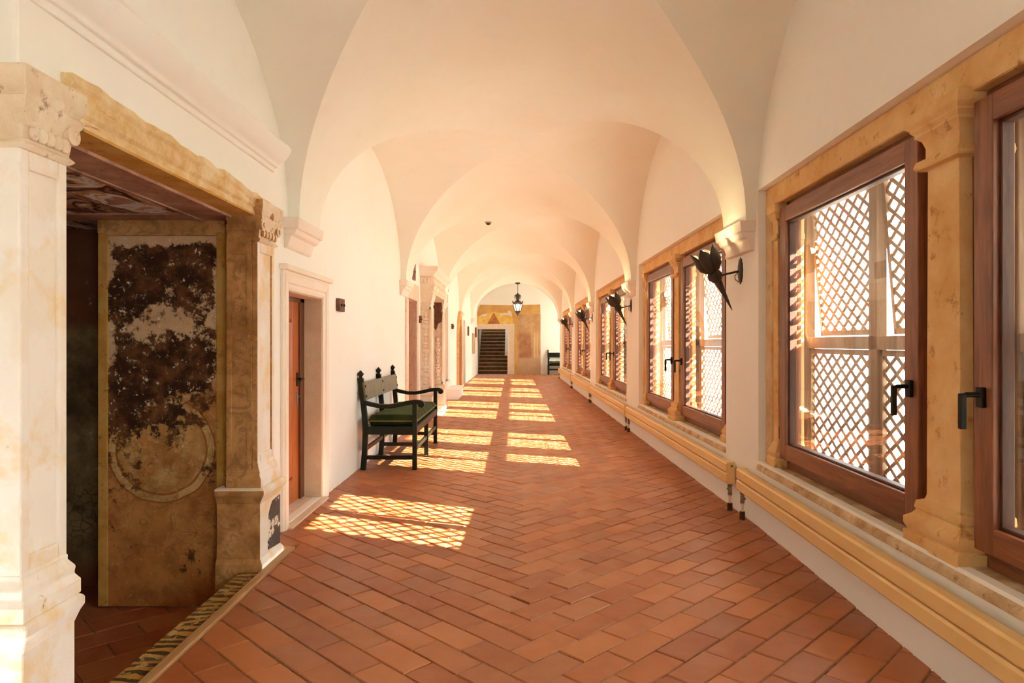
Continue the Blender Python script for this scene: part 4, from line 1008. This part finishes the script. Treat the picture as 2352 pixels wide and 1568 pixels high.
make_bench('distant dark green bench against the end wall, half hidden by the window wall', (2.56, YW - .36, 0), -PI / 2, M['bench'])  # dark paint on the back stands for leather in shade

# ------------------------------------------------------------------ end wall: stair doorway and frescoes
FY = YW
D6 = thing('door_6', 'marble framed doorway opening on to the dark stone stairs in end wall', 'doorway', (-.9, FY, 0), kind='structure')
def L6(mb): return mb.xform(Matrix.Translation((.9, -FY, 0)))
mb = MB(); mb.box(-1.63, -1.55, FY - .03, FY + .4, 0, 2.23); mb.box(-.24, .04, FY - .03, FY + .4, 0, 2.0); mb.box(-1.55, .04, FY - .03, FY + .4, 2.0, 2.23); L6(mb).build('marble_surround', M['pale_marble'], D6, 0.006)
mb = MB()
mb = MB(); mb.box(-1.6, -.2, FY - .0, FY + .6, -.2, .0); L6(mb).build('threshold', M['tile_old'], D6)
S = thing('stone_staircase', 'dark brown stone stairs rising behind the end doorway', 'staircase', (-.9, FY + .4, 0))
for k in range(17):
    mb = MB(); mb.box(-.66, .65, .11 + k * .29, 1.2 + k * .29, k * .165 - .02, k * .165 + .118)
    mb.cur = 1; mb.box(-.66, .65, .06 + k * .29, 1.2 + k * .29, k * .165 + .12, k * .165 + .165)
    mb.build('step', [M['stair'], M['stair_nose']], S, 0.006)
mb = MB(); mb.box(-1.9, -1.57, FY + .4, FY + 7, -.2, 5.2); mb.box(-.24, .1, FY + .4, FY + 7, -.2, 5.2); mb.box(-1.9, .1, FY + 6, FY + 6.3, -.2, 5.2); mb.box(-1.9, .1, FY + .39, FY + 2.9, 4.3, 4.6)  # roof stops short, an unseen gap added to light the stairs
tag(mb.build('wall_stair', M['grey_render_and_shade']), 'grey walls enclosing the dark stairs', 'wall', kind='structure')
mb = MB(); mb.prism([(FY + .45, .82), (FY + .75, .82), (FY + 3.5, 2.38), (FY + 3.5, 2.65), (FY + .62, 1.0), (FY + .45, 1.0)], 'X', -.36, -.25)
tag(mb.build('stair_handrail', M['plaster'], None, 0.01), 'white masonry handrail on the right of the dark stairs', 'handrail')
def ex(px): return (px - 1178) * FY / 1568
def ez(py): return 1.4 - (py - 787) * FY / 1568
W = thing('ochre_wall_fresco', 'ochre plaster field with faded wall painting, right of the stair doorway', 'fresco', (0.6, FY, 0))
def LW(mb): return mb.xform(Matrix.Translation((-.6, -FY, 0)))
rr = random.Random(2)
mb = MB(); poly = [(ex(1181), 0), (ex(1192), 0), (ex(1194), .8), (ex(1190), 1.4), (ex(1193), 2.1), (ex(1190), 2.55), (ex(1196), 2.62), (ex(1241), 2.62), (ex(1241), ez(699)), (ex(1170), ez(701)), (ex(1103), ez(700)), (ex(1096), ez(716)), (ex(1094), ez(744)), (ex(1181), ez(744))]
mb.prism(poly, 'Y', FY - .012, FY - .0005)
LW(mb).build('ochre_plaster', M['ocher_wall'], W)
mb = MB(); poly = [(ex(1191.5), .0), (ex(1241.5), 0), (ex(1241.5), ez(721)), (ex(1193), ez(721)), (ex(1191), 2.4), (ex(1188), 2.1), (ex(1190), 1.75), (ex(1187), 1.5), (ex(1192), 1.1), (ex(1190), .75), (ex(1188.5), .4)]
mb.prism(poly, 'Y', FY - .022, FY - .0125); LW(mb).build('faded_painting', M['faded'], W)
U = thing('painted_lunette', 'yellow and red painted fragment above the stair doorway', 'fresco', (ex(1138), FY, ez(744)))
def LU(mb): return mb.xform(Matrix.Translation((-ex(1138), -FY, -ez(744))))
def P2(l): return [(ex(a), ez(b)) for a, b in l]
mb = MB(); mb.prism(P2([(1094, 744), (1180, 744), (1178, 733), (1175, 716), (1165, 719), (1150, 718), (1135, 717), (1120, 719), (1105, 723), (1096, 728)]), 'Y', FY - .024, FY - .0125); yl = LU(mb).build('yellow_ground', M['lun_yellow'], U)
mb = MB(); mb.prism(P2([(1119, 744), (1149, 744), (1136, 720), (1133, 719)]), 'Y', FY - .030, FY - .0245); LU(mb).build('red_triangle', M['lun_red'], U)
mb = MB(); mb.prism(P2([(1149, 720), (1163, 717.5), (1169, 713.5), (1174, 715), (1176, 728), (1168, 724), (1155, 724), (1150, 727), (1147, 721)]), 'Y', FY - .030, FY - .0245); mb.prism(P2([(1096, 729), (1108, 722), (1119, 719.5), (1119, 724), (1114, 729), (1106, 725)]), 'Y', FY - .030, FY - .0245); LU(mb).build('white_fragment', M['lun_white'], U)

# ------------------------------------------------------------------ lantern
LY = 26.75
Ln = thing('hanging_lantern', 'ornate dark metal lantern with lit panes hanging at the far end', 'lantern', (.19, LY, 2.55))
mb = MB(); mb.lathe([(.10, 1.205), (.095, 1.17), (.05, 1.145), (.012, 1.14), (.012, 1.12)], (0, 0, 0), 16); mb.build('canopy', M['iron'], Ln, smooth=40)
mb = MB()
for k in range(9):
    z = 1.12 - k * .036; a = (k % 2) * PI / 2
    mb.tube([(.012 * math.cos(a) * math.cos(q), .012 * math.sin(a) * math.cos(q), z - .018 + .026 * math.sin(q)) for q in [2 * PI * j / 10 for j in range(11)]], .0045, 6)
mb.build('chain', M['iron'], Ln)
mb = MB(); mb.lathe([(.0, .80), (.028, .79), (.035, .765), (.02, .745), (.03, .735)], (0, 0, 0), 12)
for k in range(6):
    a = 2 * PI * k / 6
    mb.tube([(r * math.cos(a), r * math.sin(a), z) for r, z in ((.02, .74), (.08, .735), (.125, .69), (.13, .63), (.10, .58), (.06, .55))], .010, 6)
mb.lathe([(.045, .74), (.095, .72), (.10, .67), (.075, .60), (.06, .555)], (0, 0, 0), 6); mb.build('crown', M['iron'], Ln)
mb = MB(); mb.lathe([(.06, .555), (.05, .53), (.07, .50), (.10, .465), (.17, .42), (.185, .40), (.185, .36), (.17, .35)], (0, 0, 0), 6)
for k in range(6):
    a = 2 * PI * k / 6; mb.blob((.19 * math.cos(a), .19 * math.sin(a), .45), .022, .022, .05); mb.blob((.165 * math.cos(a + PI / 6), .165 * math.sin(a + PI / 6), .41), .05, .05, .035)
mb.build('hood', M['iron'], Ln)
for k in range(6):
    a, b = 2 * PI * k / 6 + .10, 2 * PI * (k + 1) / 6 - .10
    mb = MB(); mb.loft([[(.105 * math.cos(a), .105 * math.sin(a), .10), (.105 * math.cos(b), .105 * math.sin(b), .10), (.095 * math.cos(b), .095 * math.sin(b), .10), (.095 * math.cos(a), .095 * math.sin(a), .10)], [(.165 * math.cos(a), .165 * math.sin(a), .35), (.165 * math.cos(b), .165 * math.sin(b), .35), (.155 * math.cos(b), .155 * math.sin(b), .35), (.155 * math.cos(a), .155 * math.sin(a), .35)]])
    mb.build('pane', M['lantern_glass'], Ln)
    c = 2 * PI * k / 6; mb = MB(); mb.tube([(.175 * math.cos(c), .175 * math.sin(c), .355), (.15 * math.cos(c), .15 * math.sin(c), .24), (.11 * math.cos(c), .11 * math.sin(c), .09)], .020, 6); mb.blob((.178 * math.cos(c), .178 * math.sin(c), .30), .018, .018, .03); mb.build('corner_bar', M['iron'], Ln)
mb = MB(); mb.lathe([(.125, .105), (.125, .085), (.10, .07), (.09, .03), (.05, -.02), (.018, -.05), (.014, -.10), (.0, -.115)], (0, 0, 0), 12); mb.build('bottom_finial', M['iron'], Ln, smooth=40)

# ------------------------------------------------------------------ outside
mb = MB(); mb.quad((2.4, -30, -.6), (60, -30, -.6), (60, 60, -.6), (2.4, 60, -.6)); tag(mb.build('ground_exterior', M['ext_ground']), 'pale sunlit courtyard ground outside the windows', 'ground', kind='structure')
mb = MB(); mb.box(4.2, 4.6, -12, 2.5, -.6, 4.1); mb.box(4.2, 4.6, 2.5, 6.10, -.6, 2.56); mb.box(6.0, 6.3, 27.2, 29.5, -.6, 4.2)  # unseen blocks added to keep sun off parts of the openings
tag(mb.build('wall_sun_block', M['ext_white']), 'unseen white wall blocks added outside to hold back the sun', 'wall', kind='structure')

mb = MB(); mb.prism([(2.32, 2.66), (2.95, 2.60), (2.95, 2.66), (2.32, 3.0)], 'Y', -8, 28); tag(mb.build('added_eave', M['ext_white']), 'unseen white eave added above the windows to trim the sun', 'eave', kind='structure')  # unseen overhang added to cut the far ends of the sun patches
# ------------------------------------------------------------------ light
SUN_DIR = Vector((-1, 0.43, -0.577))
ld = bpy.data.lights.new('sun', 'SUN'); ld.energy = 45; ld.angle = math.radians(0.36); ld.color = (1.0, 0.94, 0.80)
lo = bpy.data.objects.new('sun', ld); COL.objects.link(lo); lo.rotation_euler = SUN_DIR.to_track_quat('-Z', 'Y').to_euler(); lo.location = (12, -4, 9)
wd = bpy.data.worlds.new('sky'); sc.world = wd; wd.use_nodes = True
bg = wd.node_tree.nodes['Background']; bg.inputs[0].default_value = (0.90, 0.96, 0.95, 1); bg.inputs[1].default_value = 6.0
for k, (y, pw) in enumerate(zip(TY, (4, 4, 4, 4))):
    l = bpy.data.lights.new('torch_light', 'POINT'); l.energy = pw; l.color = (1.0, 0.80, 0.42); l.shadow_soft_size = 0.03
    o = bpy.data.objects.new('torch_light', l); COL.objects.link(o)
    o.location = Vector((1.87, y, 1.99)) + (Matrix.Translation((-.07, 0, -.325)) @ Matrix.Rotation(math.radians(-26.5), 4, 'Y')) @ Vector((0, 0, .535))
l = bpy.data.lights.new('lantern_light', 'POINT'); l.energy = 8; l.color = (1, .85, .6); l.shadow_soft_size = 0.1
o = bpy.data.objects.new('lantern_light', l); COL.objects.link(o); o.location = (.19, LY - .3, 2.75)

# ------------------------------------------------------------------ camera
cd = bpy.data.cameras.new('camera'); cam = bpy.data.objects.new('camera', cd); COL.objects.link(cam)
cam.location = (0, 0, 1.4); cam.rotation_euler = (PI / 2, 0, 0); cd.sensor_width = 36; cd.lens = 24
cd.shift_x = -2 / 2352; cd.shift_y = 3 / 2352; cd.clip_start = 0.05; cd.clip_end = 300
sc.camera = cam
sc.view_settings.view_transform = 'Standard'; sc.view_settings.look = 'None'; sc.view_settings.gamma = 1.0
sc.view_settings.use_curve_mapping = False; sc.view_settings.exposure = 1.28
sc.cycles.max_bounces = 14; sc.cycles.diffuse_bounces = 10; sc.cycles.transparent_max_bounces = 24
sc.cycles.sample_clamp_indirect = 12
